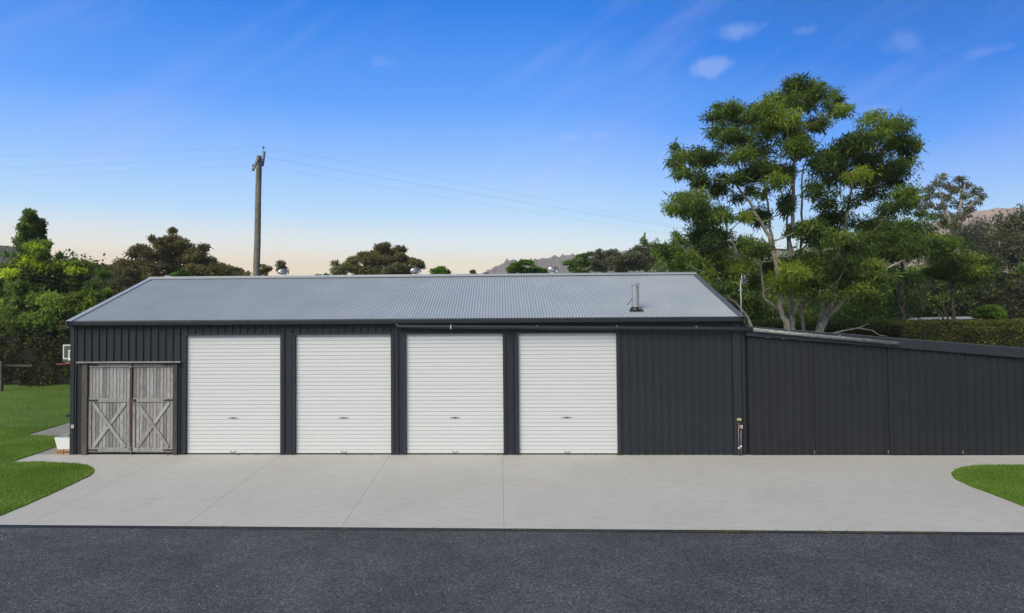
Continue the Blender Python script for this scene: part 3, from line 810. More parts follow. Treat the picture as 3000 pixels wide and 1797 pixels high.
# ------------------------------------------------------------------ sloping screen wall with gates, right of the shed
scr = thing('gate_wall', 'dark ribbed steel wall with gate panels under a falling top edge, right of the shed', 'gate wall', (0, 0, 0))
t0 = at(2200, 958, -.10); t1 = at(2999, 1021.5, -.10); b0 = at(2637, 1020, -.10); b1 = at(2999, 1048, -.10)
def ztop(x): return t0[2] + (t1[2] - t0[2]) * (x - t0[0]) / (t1[0] - t0[0])
def zbot(x): return b0[2] + (b1[2] - b0[2]) * (x - b0[0]) / (b1[0] - b0[0])
def zbb(x):  return ztop(x) - (ztop(b0[0]) - zbot(b0[0]))
GX = [17.755, 19.41, 21.255, 23.085, 24.9, 26.7, 28.6]
for i in range(len(GX) - 1):
    a_, b_ = GX[i] + .012, GX[i + 1] - .012
    g = bpy.data.objects.new('gate', None); COL.objects.link(g); g.parent = scr
    yb = (-.035, -.028, -.05, -.030, -.045, -.03)[i]
    clad('gate_sheet', a_, b_, .028, lambda x: zbb(x) + .05, yb, GATE, g, per=.8, ribh=.036, origin=a_ + .02)
    MB().box(a_ - .004, a_ + .02, yb - .012, yb + .04, .024, zbb(a_) - .0, .002).build('gate_stile', GATE, g)
    MB().box(b_ - .02, b_ + .004, yb - .012, yb + .04, .024, zbb(b_) - .0, .002).build('gate_stile', GATE, g)
    MB().box(a_, b_, yb + .005, yb + .04, .03, .09).build('bottom_rail', GATE, g)
    for q in range(2 + i % 3): 
        xx = random.uniform(a_, b_)
    if i < 4: MB().box(b_ - .03, b_ - .005, yb - .02, yb - .01, .04, .13, .003).build('drop_bolt', PIPE, g)
xa, xb = 17.70, 28.6
MB().add([(x, y, f(x)) for x in (xa, xb) for y in (.05, .10) for f in (lambda x: 0.0, lambda x: zbb(x))],
         [(0, 1, 3, 2), (4, 6, 7, 5), (0, 4, 5, 1), (2, 3, 7, 6), (0, 2, 6, 4), (1, 5, 7, 3)]).build('back_panel', GAP, scr)
def slab(x0, x1, y0, y1, fz0, fz1, name, mat):
    vs = [(x, y, f(x)) for x in (x0, x1) for y in (y0, y1) for f in (fz0, fz1)]
    return MB().add(vs, [(0, 1, 3, 2), (4, 6, 7, 5), (0, 4, 5, 1), (2, 3, 7, 6), (0, 2, 6, 4), (1, 5, 7, 3)]).build(name, mat, scr)
slab(xa, 28.6, -.125, -.095, lambda x: zbb(x), lambda x: ztop(x), 'barge_board', CAP if False else TRIM)
slab(xa, 28.6, -.130, .32, lambda x: ztop(x) + .001, lambda x: ztop(x) + .012, 'top_capping', CAP)
slab(xa, 28.6, -.094, .30, lambda x: ztop(x) - .20, lambda x: ztop(x) - .004, 'top_beam', TRIM)
# flakes showing pale under the board
MB().box(18.2, 18.35, -.099, -.094, zbb(18.2) - .012, zbb(18.2) + .001).box(18.6, 18.68, -.099, -.094, zbb(18.6) - .014, zbb(18.6)).box(19.0, 19.25, -.099, -.094, zbb(19.1) - .012, zbb(19.25)).build('bare_flashing', PAINT, scr)

# ------------------------------------------------------------------ things by the corners
def disc_sign(name, label, x, z, y, w, h, mark):
    t = thing(name, label, 'sign', (x, y, z))
    MB().box(-w / 2, w / 2, -.002, .002, -h / 2, h / 2).build('plate', SIGNC, t)
    r = w * .40; n = 24; vs = []
    for k in range(n):
        a_ = 2 * math.pi * k / n
        for rr in (r, r * .78): vs.append((rr * math.cos(a_), -.0032, rr * math.sin(a_)))
    MB().add(vs, [(2 * k, 2 * ((k + 1) % n), 2 * ((k + 1) % n) + 1, 2 * k + 1) for k in range(n)]).bar((-r * .6, -.0034, r * .6), (r * .6, -.0034, -r * .6), .008, .0008, (0, 1, 0)).build('red_ring', SIGNR, t)
    mb = MB()
    for q in mark: mb.bar((q[0] * r, -.0028, q[1] * r), (q[2] * r, -.0028, q[3] * r), .010, .0006, (0, 1, 0))
    mb.build('black_symbol', BLK, t)
    return t
q = at(212.1, 1250, -.042)
disc_sign('warning_sign', 'small cream prohibition plate on the shed corner above the white tub', q[0], q[2], -.043, .075, .085, [(-.45, .2, .35, .2), (.1, .2, .1, .5), (-.4, .2, -.4, -.35), (.2, -.1, .3, -.4)])
q = at(2170.6, 1251, -.06)
disc_sign('warning_sign', 'small white and red plate above the twin taps at the shed right corner', q[0], q[2], -.063, .085, .085, [(-.5, .3, -.1, .3), (-.1, .3, -.5, -.4), (-.5, -.4, -.1, -.4), (.1, .4, .4, -.1), (.1, .4, .1, -.1), (.1, -.1, .4, -.4)])
q = at(2166, 1229.5, -.06)
t = thing('notice_plate', 'small yellow rectangular notice plate above the taps at the shed right corner', 'sign', (q[0], -.052, q[2]))
MB().box(-.054, .054, -.002, .002, -.028, .028).build('plate', SIGNY, t)
mb = MB()
for k, (x0, x1) in enumerate(((-.035, -.02), (-.016, -.004), (0, .012), (.018, .034))): mb.bar((x0, -.0026, .008), (x1, -.0026, -.006), .006, .0006, (0, 1, 0)).bar((x0, -.0026, -.006), (x1, -.0026, .008), .004, .0006, (0, 1, 0))
mb.build('lettering', SIGNG, t)
for (u, vt, lab) in ((2165, 1247, 'left standpipe with brass tap at the shed right corner'), (2172, 1262, 'right standpipe of the pair, shorter, beside the gate wall')):
    a_ = at(u, 1333, -.09); c_ = at(u, vt, -.09)
    t = thing('standpipe', lab, 'tap', (a_[0], -.09, 0), 'standpipes at the shed right corner')
    hz_ = c_[2]
    MB().tube([(0, 0, .0), (0, 0, hz_)], .010, 8).build('pipe', COPPER, t)
    MB().tube([(0, .0, hz_), (0, -.05, hz_ - .005), (0, -.07, hz_ - .05)], .012, 8).tube([(0, 0, hz_), (0, 0, hz_ + .05)], .013, 8).build('tap', BRASS, t)
    MB().tube([(-.03, 0, hz_ + .055), (.03, 0, hz_ + .055)], .008, 6).build('tap_handle', BRASS, t)
    zc = .19 if u == 2165 else .235
    MB().tube([(0, 0, zc - .02), (0, 0, zc + .02)], .019, 8).tube([(0, 0, zc), (.045 if u == 2165 else -.045, 0, zc + .005)], .010, 6).build('pipe_joint', PAINT, t)

# tub on bricks
TX0, TX1, TY0, TY1 = -.485, -.045, .02, .70
tub = thing('laundry_tub', 'white square laundry tub standing on bricks against the left wall of the shed', 'tub', (0, 0, 0))
b = MB(); ti = .075; zt, zb_ = .445, .125
o_ = [(TX0, TY0), (TX1, TY0), (TX1, TY1), (TX0, TY1)]
i_ = [(TX0 + ti, TY0 + .03), (TX1 - .02, TY0 + .03), (TX1 - .02, TY1 - .06), (TX0 + ti, TY1 - .06)]
bo = [(x, y, zb_) for x, y in i_]; to = [(x, y, zt - .0) for x, y in o_]
rim = .022
ti_ = [(TX0 + rim, TY0 + rim, zt), (TX1 - rim, TY0 + rim, zt), (TX1 - rim, TY1 - rim, zt), (TX0 + rim, TY1 - rim, zt)]
bi = [(TX0 + ti + .02, TY0 + .05, zb_ + .05), (TX1 - .04, TY0 + .05, zb_ + .05), (TX1 - .04, TY1 - .09, zb_ + .05), (TX0 + ti + .02, TY1 - .09, zb_ + .05)]
vs = bo + to + ti_ + bi
fs = [(3, 2, 1, 0), (12, 13, 14, 15)]
for k in range(4):
    k2 = (k + 1) % 4; fs += [(k, k2, 4 + k2, 4 + k), (4 + k, 4 + k2, 8 + k2, 8 + k), (8 + k, 8 + k2, 12 + k2, 12 + k)]
b.add(vs, fs); b.build('basin', TUB, tub)
t = thing('wall_tap', 'dark spout tap fixed to the shed corner over the white tub', 'tap', (0, 0, 0))
MB().tube([(-.03, .03, .56), (-.075, .03, .55), (-.115, .03, .43)], .011, 8).build('spout', BLK, t)
MB().tube([(-.03, -.0, .57), (-.03, .05, .57)], .017, 8).tube([(.005, -.048, .56), (-.03, -.02, .57)], .014, 8).build('tap_body', COPPER, t)
def brick_hole(x0, x1, y0, y1, z0, z1, lab):
    b = MB(); cx = [x0 + (x1 - x0) * f for f in (.2, .5, .8)]; zc = (z0 + z1) / 2; r = .021; n = 10
    # face with three cores, walls round each
    xs = [x0, (cx[0] + cx[1]) / 2, (cx[1] + cx[2]) / 2, x1]
    for k in range(3):
        a0, a1 = xs[k], xs[k + 1]; vs = []; 
        for j in range(n):
            a_ = 2 * math.pi * j / n; c_, s_ = math.cos(a_), math.sin(a_)
            hx, hz = (a1 - a0) / 2, (z1 - z0) / 2; mx_ = (a0 + a1) / 2
            tq = min(hx / abs(c_) if abs(c_) > 1e-6 else 9, hz / abs(s_) if abs(s_) > 1e-6 else 9)
            vs += [(mx_ + c_ * tq, y0, zc + s_ * tq), (cx[k] + r * c_, y0, zc + r * s_), (cx[k] + r * c_, y0 + .05, zc + r * s_)]
        fs = []
        for j in range(n):
            j2 = (j + 1) % n; fs += [(3 * j, 3 * j2, 3 * j2 + 1, 3 * j + 1), (3 * j + 1, 3 * j2 + 1, 3 * j2 + 2, 3 * j + 2)]
        b.add(vs, fs)
    b.add([(x, y, z) for x in (x0, x1) for y in (y0, y1) for z in (z0, z1)], [(0, 1, 3, 2), (4, 6, 7, 5), (2, 3, 7, 6), (0, 2, 6, 4), (1, 5, 7, 3)])
    b.add([(x0 + .01, y0 + .045, z0 + .01), (x1 - .01, y0 + .045, z0 + .01), (x1 - .01, y0 + .045, z1 - .01), (x0 + .01, y0 + .045, z1 - .01)], [(0, 1, 2, 3)])
    o = b.build('brick', CLAY); tag(o, lab, 'brick', 'bricks under the tub')
brick_hole(-.435, -.225, .0, .09, .001, .118, 'tan cored brick under the outer corner of the white tub')
brick_hole(-.195, -.040, .0, .09, .001, .118, 'tan cored brick under the white tub next to the shed wall')
brick_hole(-.435, -.225, .50, .59, .001, .118, 'tan cored brick under the back of the white tub')

# basketball hoop
BYH = 6.0
q0 = at(183.4, 1009, BYH); q1_ = at(183.4, 1060.7, BYH)
hp = thing('basketball_hoop', 'basketball backboard with red hoop showing past the left wall of the shed', 'basketball hoop', (q0[0] + .45, BYH, 0))
hb = q0[2] - q1_[2]; zc = q1_[2]
MB().box(-.45, .45, 0, .03, zc, zc + hb, .006).build('backboard', BOARD, hp)
def frame(mb, x0, x1, z0, z1, w, y):
    mb.box(x0, x1, y, y + .004, z1 - w, z1).box(x0, x1, y, y + .004, z0, z0 + w).box(x0, x0 + w, y, y + .0038, z0 + w, z1 - w).box(x1 - w, x1, y, y + .0038, z0 + w, z1 - w); return mb
mb = frame(MB(), -.43, .43, zc + .10, zc + hb - .02, .035, -.005); mb = frame(mb, -.235, .235, zc + .05, zc + .42, .045, -.006); mb.build('white_lines', PAINT, hp)
n = 28; hr = .22
MB().tube([(hr * math.cos(2 * math.pi * k / n) + 0 - .235, -.26 + hr * math.sin(2 * math.pi * k / n), zc - .045) for k in range(n + 1)], .012, 6, False).bar((-.235, -.05, zc - .04), (-.235, .02, zc - .04), .12, .05).build('hoop', HOOP, hp)
MB().box(-.04, .04, .05, .13, 0, zc + .25, .005).box(-.25, .25, -.1, .5, 0, .12, .02).box(-.04, .04, .03, .05, zc + .1, zc + .25).build('post', BLK, hp)

# tv antenna
a_ = at(2170, 952, -.02); c_ = at(2165.8, 826, -.02)
an = thing('tv_antenna', 'thin galvanised mast with a small cluttered antenna at the shed right corner', 'antenna', (0, 0, 0))
mx_ = 17.625
a_ = np.array([mx_, -.02, 3.40]); dxm = c_[0] - at(2170, 952, -.02)[0]; c_ = np.array([mx_ + dxm * .9, -.02, c_[2]])
MB().tube([tuple(a_), tuple(c_)], .017, 8).build('mast', GALV, an)
MB().box(a_[0] - .03, a_[0] + .03, -.04, 0, 3.50, 3.54, .003).box(c_[0] - .05, c_[0] + .04, -.04, 0, c_[2] - .23, c_[2] - .20, .003).build('clamp', GALV, an)
tz = c_[2]
b = MB(); b.tube([(c_[0] + .03, -.02, tz + .17), (c_[0] + .05, -.02, tz - .06)], .010, 6); b.tube([(c_[0] + .13, .05, tz + .17), (c_[0] + .15, .05, tz - .04)], .008, 6)
b.tube([(c_[0] + .03, -.02, tz - .02), (c_[0] + .02, .1, tz + .10), (c_[0] + .15, .05, tz + .02)], .006, 6)
for k in range(4):
    z = tz + .18 - k * .065
    b.tube([(c_[0] - .0, -.1, z + random.uniform(-.02, .02)), (c_[0] + .10, .02, z + random.uniform(-.01, .01)), (c_[0] + .20, -.05, z - random.uniform(.0, .05))], .006, 5)
b.build('elements', ALU, an)
MB().tube([(c_[0] + .09, .0, tz + .15), (c_[0] + .10, 0, tz)], .02, 6).build('junction_box', BLK, an)

# ------------------------------------------------------------------ utility pole and lines
PYY = 15.0
pt_, pb_ = at(759.5, 457, PYY), at(751, 810, PYY)
k = (0 - pb_[2]) / (pt_[2] - pb_[2]); base = pb_ + (pt_ - pb_) * k
up_ = thing('utility_pole', 'tall weathered timber power pole rising behind the left half of the roof', 'utility pole', tuple(base))
def rel(p): return tuple(np.array(p) - base)
pts = [base + (pt_ - base) * t for t in np.linspace(0, 1, 14)]
MB().tube([rel(p + (rng.normal(0, .008), 0, 0)) for p in pts], [.19 - .055 * t for t in np.linspace(0, 1, 14)], 14).build('pole', POLE, up_)
A = at(757, 463, PYY - .18); B = at(740.5, 499.5, PYY - .55)
MB().bar(rel(A), rel(B), .10, .12, (0, 1, 0), .008).build('crossarm', ARM, up_)
A = at(775.5, 444, PYY - .1); B = at(769.5, 487, PYY + .15)
MB().bar(rel(A), rel(B), .085, .10, (0, 1, 0), .008).build('crossarm', ARM, up_)
MB().tube([rel(at(762, 486, PYY)), rel(at(771, 486.5, PYY + .1))], .02, 6).tube([rel(at(764, 467.5, PYY)), rel(at(771, 468, PYY))], .014, 6).build('bolts', IRON, up_)
q = at(771.5, 440, PYY); w = at(769.5, 450, PYY)
MB().tube([rel(at(768.7, 449.5, PYY)), rel(at(770.5, 441, PYY)), rel(at(771.8, 434, PYY))], .014, 6).build('insulator_pin', GALV, up_)
tp = at(771.8, 433.5, PYY)
MB().lathe(rel(tp), [(.0, -.03), (.035, -.03), (.07, -.01), (.03, .01), (.03, .03), (.055, .045), (.03, .06), (0, .065)], 12).build('insulator', INSU, up_)
q = at(742, 485, PYY - .4); MB().lathe(rel(q), [(0, -.05), (.06, -.05), (.045, 0), (.06, .04), (0, .06)], 10).build('insulator', INSU, up_)
q = at(760, 460, PYY - .2); MB().lathe(rel(q), [(0, -.05), (.06, -.05), (.045, 0), (.06, .04), (0, .06)], 10).build('insulator', INSU, up_)
def wire(pts, r, lab, grp):
    P = [np.array(p) for p in pts]; n = 40; out_ = []
    A_, B_ = P[0], P[-1]
    # fit a sag through the listed points in the vertical plane
    ts = [np.linalg.norm((p - A_)[:2]) / np.linalg.norm((B_ - A_)[:2]) for p in P]
    zs = [p[2] for p in P]
    co = np.polyfit(ts, zs, min(2, len(P) - 1))
    for t in np.linspace(0, 1, n): out_.append((A_[0] + (B_[0] - A_[0]) * t, A_[1] + (B_[1] - A_[1]) * t, np.polyval(co, t)))
    o = MB().tube(out_, r, 5, False).build('power_line', WIRE); return tag(o, lab, 'power line', grp)
def wy(u, uA, yA_, uB, yB_): 
    return yA_ + (yB_ - yA_) * (u - uA) / (uB - uA)
gR = 'power lines running right from the pole'; gL = 'power lines running left from the pole'
wire([at(772, 431, 15), at(1048.7, 485, wy(1048.7, 772, 15, 2010, 24)), at(1208, 515, wy(1208, 772, 15, 2010, 24)), at(2010, 668, 24)], .0024, 'highest of the three wires running right from the pole top', gR)
wire([at(768, 459, 15), at(1063, 516, wy(1063, 772, 15, 2010, 24)), at(1390, 572.5, wy(1390, 772, 15, 2010, 24)), at(2010, 672, 24)], .0034, 'middle wire running right from the pole, the clearest of three', gR)
wire([at(769, 488, 15), at(1092, 547, wy(1092, 772, 15, 2010, 24)), at(1600, 630.6, wy(1600, 772, 15, 2010, 24)), at(2010, 695, 24)], .0024, 'lowest of the three wires running right from the pole', gR)
wire([at(772, 431, 15), at(424, 440, 13), at(-300, 470, 10)], .0020, 'highest of the three wires running left from the pole top', gL)
wire([at(752, 458, 15), at(400, 474, 13), at(-300, 502, 10)], .0020, 'middle of the three wires running left from the pole', gL)
wire([at(742, 484, 15), at(400, 500, 13), at(-300, 530, 10)], .0020, 'lowest of the three wires running left from the pole', gL)
for k, (v0_, v1_, nm) in enumerate(((800, 818, 'highest'), (812, 832, 'second'), (824, 846, 'third'), (838, 858, 'lowest'))):
    wire([at(-200, v0_ - 55, 13), at(230, v0_ + 5, 16), at(620, v1_ + 4, 22)], .005, nm + ' of the four thin farm wires behind the left end of the roof', 'farm wires beyond the left trees')

# ------------------------------------------------------------------ trees
def leaves_arrays(C, Rr, n, size, asp=.35, droop=.3, shell=.55, tint_c=None, tint_sd=.13, r=rng, flat=1.8):
    """C centres (k,3), Rr radii (k,3), n leaves shared by ellipsoid area"""
    C = np.asarray(C); Rr = np.asarray(Rr); w = (Rr[:, 0] * Rr[:, 2]) ** 1.0; w = w / w.sum()
    idx = r.choice(len(C), n, p=w)
    d = r.normal(size=(n, 3)); d /= np.linalg.norm(d, axis=1)[:, None] + 1e-9
    rr = r.random(n) ** .55 * 1.08; rr *= 1 + .16 * r.normal(size=n)
    P = C[idx] + d * rr[:, None] * Rr[idx]
    a = r.normal(size=(n, 3)) + d * .9; a[:, 2] -= droop; a /= np.linalg.norm(a, axis=1)[:, None] + 1e-9
    q = r.normal(size=(n, 3)) ; q[:, 2] += flat; b_ = np.cross(a, q); b_ /= np.linalg.norm(b_, axis=1)[:, None] + 1e-9
    s_ = size * r.uniform(.6, 1.3, n)[:, None]
    V = np.empty((n, 4, 3)); V[:, 0] = P; V[:, 1] = P + a * s_ * .45 + b_ * s_ * asp * .5
    V[:, 2] = P + a * s_; V[:, 3] = P + a * s_ * .45 - b_ * s_ * asp * .5
    t = (tint_c[idx] if tint_c is not None else .45) + r.normal(0, tint_sd, n)
    return V.reshape(-1, 3), np.arange(4 * n), np.clip(t, 0, 1)
def skeleton(stems, clumps, puffs, twig=.011, sides=6, split=False):
    mbt = MB(); nodes = []; brs = {}; sts = []
    for st in stems:
        P = np.array(st, float); 
        # resample with slight wobble
        pts, rs = [], []
        for i in range(len(P) - 1):
            m_ = max(2, int(np.linalg.norm(P[i + 1, :3] - P[i, :3]) / .35))
            for k_ in range(m_):
                t = k_ / m_; q = P[i] + (P[i + 1] - P[i]) * t
                pts.append(q[:3]); rs.append(q[3])
        pts.append(P[-1, :3]); rs.append(P[-1, 3])
        pts = np.array(pts)
        if len(pts) > 4:
            sm = pts.copy(); sm[1:-1] = (pts[:-2] + 2 * pts[1:-1] + pts[2:]) / 4; sm[1:-1] += rng.normal(0, .018, sm[1:-1].shape); pts = sm
        sts.append(MB().tube(list(pts), rs, 9)) if split else mbt.tube(list(pts), rs, max(sides, 7)); nodes += [(p, r_) for p, r_ in zip(pts, rs)]
    NP = [n_[0] for n_ in nodes]; NR = [n_[1] for n_ in nodes]
    C = [np.array(c[:3]) for c in clumps]
    order = sorted(range(len(C)), key=lambda i: min(np.linalg.norm(C[i] - p) for p in NP[::4]))
    br = MB()
    for i in order:
        A = np.array(NP); dd_ = A - C[i]; dist = np.linalg.norm(dd_, axis=1) + 1.6 * np.maximum(0, dd_[:, 2] + .25)
        j = int(dist.argmin()); p = A[j]; L_ = np.linalg.norm(C[i] - p)
        if L_ < .15: continue
        r1 = min(NR[j] * .7, twig * 1.3 + .013 * L_); k_ = max(3, int(L_ / .4)); pts = []; rs = []
        bend = rng.normal(0, .08 * L_, 3); bend[2] = -abs(bend[2]) * .7 
        for q in range(k_ + 1):
            t = q / k_; pts.append(p + (C[i] - p) * t + bend * math.sin(math.pi * t)); rs.append(r1 * (1 - t) + twig * t)
        br.tube(pts, rs, 5, False) if not split else brs.setdefault(i, MB()).tube(pts, rs, 5, False)
        NP += pts[1:]; NR += rs[1:]
    for (ci, pc_) in puffs:
        c = C[ci]; mid = (c + pc_) / 2 + rng.normal(0, .04, 3); (br if not split or ci not in brs else brs[ci]).tube([c, mid, pc_], [twig * .8, twig * .6, twig * .35], 4, False)
    return mbt, br, brs, sts
def tree(name, label, cat, stems, clumps, leafmat, barkmat, nleaf, size, group=None, asp=.35, puffn=14, pr=.30, tint=(.42, .2), droop=.3, twig=.011, tsd=.12, toplight=.0, split=False, fronds=0):
    base_ = np.array(stems[0][0][:3]); base_[2] = max(0, base_[2]) * 0
    t = thing(name, label, cat, tuple(base_), group)
    C, Rr, T, puffs = [], [], [], []
    for i, c in enumerate(clumps):
        tc_ = rng.normal(*tint)
        C.append(np.array(c[:3])); Rr.append((c[3] * .95, c[4] * .95, c[5] * .95)); T.append(tc_)
        for q in range(puffn):
            d = rng.normal(size=3); d /= np.linalg.norm(d); f = rng.random() ** .4
            pc_ = np.array(c[:3]) + d * f * np.array(c[3:6]) * .95
            r_ = pr * rng.uniform(.7, 1.25)
            C.append(pc_); Rr.append((c[3] * r_, c[4] * r_, c[5] * r_ * 1.15))
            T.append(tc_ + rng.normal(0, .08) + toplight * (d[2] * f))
            if q % 2 == 0: puffs.append((i, pc_))
    V, Fc, tn = leaves_arrays(C, Rr, nleaf, size, asp, droop, tint_c=np.array(T), tint_sd=tsd)
    if fronds:
        V2, F2, t2 = leaves_arrays(C, Rr, fronds, size * 2.6, .15, 1.0, tint_c=np.array(T) + .08, tint_sd=tsd)
        Fc = np.concatenate([Fc, F2 + len(V)]); V = np.concatenate([V, V2]); tn = np.concatenate([tn, t2])
    mbt, br, brs, sts = skeleton(stems, clumps, puffs, twig, split=split)
    PI_ = Matrix.Translation(-Vector(base_))
    if split:
        for q in sts: q.build('trunk', barkmat, t).matrix_parent_inverse = PI_
        for q in brs.values(): q.build('branch', barkmat, t).matrix_parent_inverse = PI_
    else: mbt.build('trunk', barkmat, t).matrix_parent_inverse = PI_
    if br.v:
        o = br.build('twigs', barkmat, t); o['kind'] = 'stuff'; o.matrix_parent_inverse = Matrix.Translation(-Vector(base_))
    me = big_mesh('crown', V, Fc, 4, leafmat, tn)
    o = obj('crown', me, t); o.matrix_parent_inverse = Matrix.Translation(-Vector(base_))
    return t
def clumps_px(lst, off, sc, Y, spread, aspect=1.0, back=0):
    """clumps given as (x, y, rx, ry) in an enlarged crop, placed round depth Y"""
    out_ = []
    for (x, y, rx, ry) in lst:
        u, v = off[0] + x / sc, off[1] + y / sc
        for b_ in range(1 + back):
            yy = Y + rng.uniform(-spread, spread) * (1 if b_ == 0 else .8)
            p = at(u + (rng.normal(0, .3 * rx / sc) if b_ else 0), v + (rng.normal(0, .3 * ry / sc) if b_ else 0), yy); m_ = (yy - CAMP[1]) / F / sc
            out_.append((p[0], p[1], p[2], rx * m_, rx * m_ * aspect, ry * m_))
    return out_
def stem_px(lst, off, sc, Y, r0_, r1_, dys=0.0):
    n = len(lst); o_ = []
    for i, (x, y) in enumerate(lst):
        p = at(off[0] + x / sc, off[1] + y / sc, Y + dys * i / max(1, n - 1)); o_.append((p[0], p[1], p[2], r0_ + (r1_ - r0_) * i / (n - 1)))
    return o_
def to_ground(st, spread=.15):
    p = st[0]; q = st[1]; d = np.array(p[:3]) - np.array(q[:3]); d /= abs(d[2]) + 1e-6
    return [(p[0] + d[0] * p[2] * .6, p[1] + d[1] * p[2] * .5, 0.0, p[3] * 1.15)] + st
# the big spreading tree ---------------------------------------------------
Z7 = ((1850, 180), 1.8095); ZB = ((1980, 650), 3.4417); TY = 9.5
stems = [to_ground(stem_px([(1180, 1080), (1172, 880), (1155, 560), (1140, 0)], *ZB, TY, .15, .11) ) + stem_px([(855, 880), (860, 560), (870, 380), (905, 250)], *Z7, TY, .11, .03, -.5),
         to_ground(stem_px([(1130, 1075), (1080, 930), (1045, 880), (1050, 740), (1020, 430), (950, 200)], *ZB, TY - .4, .17, .10, -.6)) + stem_px([(720, 900), (625, 750), (560, 655), (500, 600)], *Z7, TY - 1.0, .09, .03, -.6),
         stem_px([(1045, 890), (860, 760), (890, 690), (880, 560), (850, 410)], *ZB, TY - .6, .09, .05, -.8),
         stem_px([(1180, 940), (1240, 780), (1295, 725), (1380, 640)], *ZB, TY - .1, .10, .04, -.8),
         to_ground(stem_px([(1285, 1090), (1250, 800), (1255, 540), (1260, 200)], *ZB, TY + .7, .10, .07)) + stem_px([(905, 760), (900, 600), (940, 480), (1010, 420)], *Z7, TY + .9, .06, .02, .6),
         to_ground(stem_px([(1425, 1100), (1470, 850), (1545, 640), (1560, 420)], *ZB, TY + .4, .11, .06, .5)),
         to_ground(stem_px([(1455, 1105), (1535, 950), (1580, 700), (1600, 480), (1690, 170)], *ZB, TY, .16, .08, .4)) + stem_px([(1140, 850), (1152, 720), (1185, 620), (1240, 570), (1330, 420)], *Z7, TY + .4, .08, .02, .6),
         stem_px([(1540, 950), (1690, 800), (1850, 680)], *ZB, TY - .1, .115, .085, -.5),
         stem_px([(1850, 680), (1985, 555), (2140, 460), (2320, 380)], *ZB, TY - .6, .085, .045, -.4),
         stem_px([(760, 1050), (690, 900), (590, 795), (470, 768)], *ZB, TY - 1.0, .085, .03, -.6),
         stem_px([(1020, 430), (960, 130), (940, 0)], *ZB, TY - .9, .08, .07, .3) + stem_px([(735, 800), (710, 700), (700, 620)], *Z7, TY - .6, .06, .03, 0),
         stem_px([(850, 405), (960, 400), (1040, 355), (1150, 350)], *ZB, TY - .9, .035, .05, .6),
         stem_px([(620, 350), (600, 290), (545, 100)], *ZB, TY - 1.0, .07, .05, 0),
         stem_px([(1270, 850), (1350, 790), (1450, 755), (1700, 770)], *ZB, TY - .2, .045, .025, -.4),
         stem_px([(830, 1000), (825, 850), (832, 700), (860, 620)], *Z7, TY + .5, .07, .03, .5),
         ]
stems[9] = to_ground(stems[9])
big = [(870, 130, 80, 55), (960, 150, 60, 45), (780, 190, 70, 42), (900, 210, 120, 50), (1085, 195, 42, 55), (1120, 265, 55, 35), (700, 250, 80, 42),
       (540, 235, 55, 32), (500, 290, 90, 42), (620, 310, 95, 50), (780, 310, 110, 48), (1000, 320, 70, 40), (450, 365, 60, 40), (540, 400, 100, 50), (700, 400, 110, 55),
       (1330, 330, 100, 45), (1425, 340, 60, 45), (1235, 400, 90, 42), (1400, 430, 100, 50), (1475, 465, 42, 40), (880, 450, 90, 55), (1050, 500, 120, 52), (1150, 440, 90, 45),
       (1290, 520, 100, 52), (1440, 540, 75, 45), (330, 485, 70, 38), (240, 520, 45, 45), (410, 500, 80, 42), (560, 500, 90, 50), (700, 560, 105, 52), (790, 600, 75, 50),
       (270, 580, 60, 32), (360, 610, 70, 45), (440, 655, 65, 45), (320, 720, 90, 42), (235, 770, 70, 36), (390, 775, 75, 38), (620, 600, 60, 45), (470, 820, 75, 40),
       (380, 865, 75, 42), (450, 930, 85, 48), (345, 930, 60, 42), (130, 975, 26, 32), (195, 1005, 60, 42), (260, 1045, 80, 42), (420, 1000, 80, 45), (550, 1065, 85, 50),
       (700, 985, 55, 42), (700, 820, 42, 60), (1000, 690, 80, 38), (1060, 610, 100, 42), (1190, 610, 90, 42), (1290, 600, 85, 42), (1380, 620, 90, 50), (1450, 690, 70, 42),
       (1490, 735, 40, 36), (1290, 700, 80, 34), (1160, 745, 50, 30), (1375, 785, 80, 36), (1260, 860, 100, 42), (1070, 840, 110, 48), (940, 900, 65, 50), (1110, 930, 85, 34),
       (1000, 945, 70, 34), (960, 1065, 80, 50), (850, 1090, 90, 50), (790, 1150, 80, 50), (900, 1185, 70, 50), (1010, 1090, 85, 50), (1120, 1110, 95, 60), (1160, 1010, 100, 48),
       (620, 1150, 70, 45), (520, 1180, 60, 40), (480, 1120, 60, 40), (820, 750, 40, 60), (600, 820, 45, 30), (1230, 500, 80, 40), (860, 370, 60, 35), (640, 680, 35, 25),
       (1470, 985, 90, 45), (1560, 950, 80, 42), (1640, 1000, 80, 42), (250, 960, 50, 30), (600, 960, 60, 35), (560, 720, 45, 28), (1020, 760, 50, 28), (1100, 1180, 80, 50), (980, 1180, 70, 45), (330, 800, 70, 36), (740, 1080, 50, 35)]
big = [(x, y + 5, a * 1.1, b * 1.1) for x, y, a, b in big]
CF = clumps_px([(x, y, a * 1.0, b * 1.0) for x, y, a, b in [(1180, 1140, 85, 52), (1290, 1085, 70, 45), (1060, 1240, 60, 38), (1220, 1215, 75, 42), (1130, 1060, 80, 45), (960, 1150, 75, 45), (860, 1110, 80, 45), (790, 1180, 70, 42), (900, 1215, 60, 34), (560, 1110, 75, 42), (480, 1190, 60, 36),
     (640, 1010, 60, 36), (420, 960, 70, 40), (930, 880, 60, 40), (1010, 900, 60, 34), (760, 640, 75, 45), (690, 560, 70, 40), (560, 620, 60, 36), (1000, 560, 80, 42), (880, 470, 80, 42), (1300, 1230, 70, 60), (1340, 1150, 70, 50), (380, 1080, 60, 36), (700, 700, 45, 32), (1180, 980, 70, 40)]], *Z7, TY - 1.9, .6, 1.1)
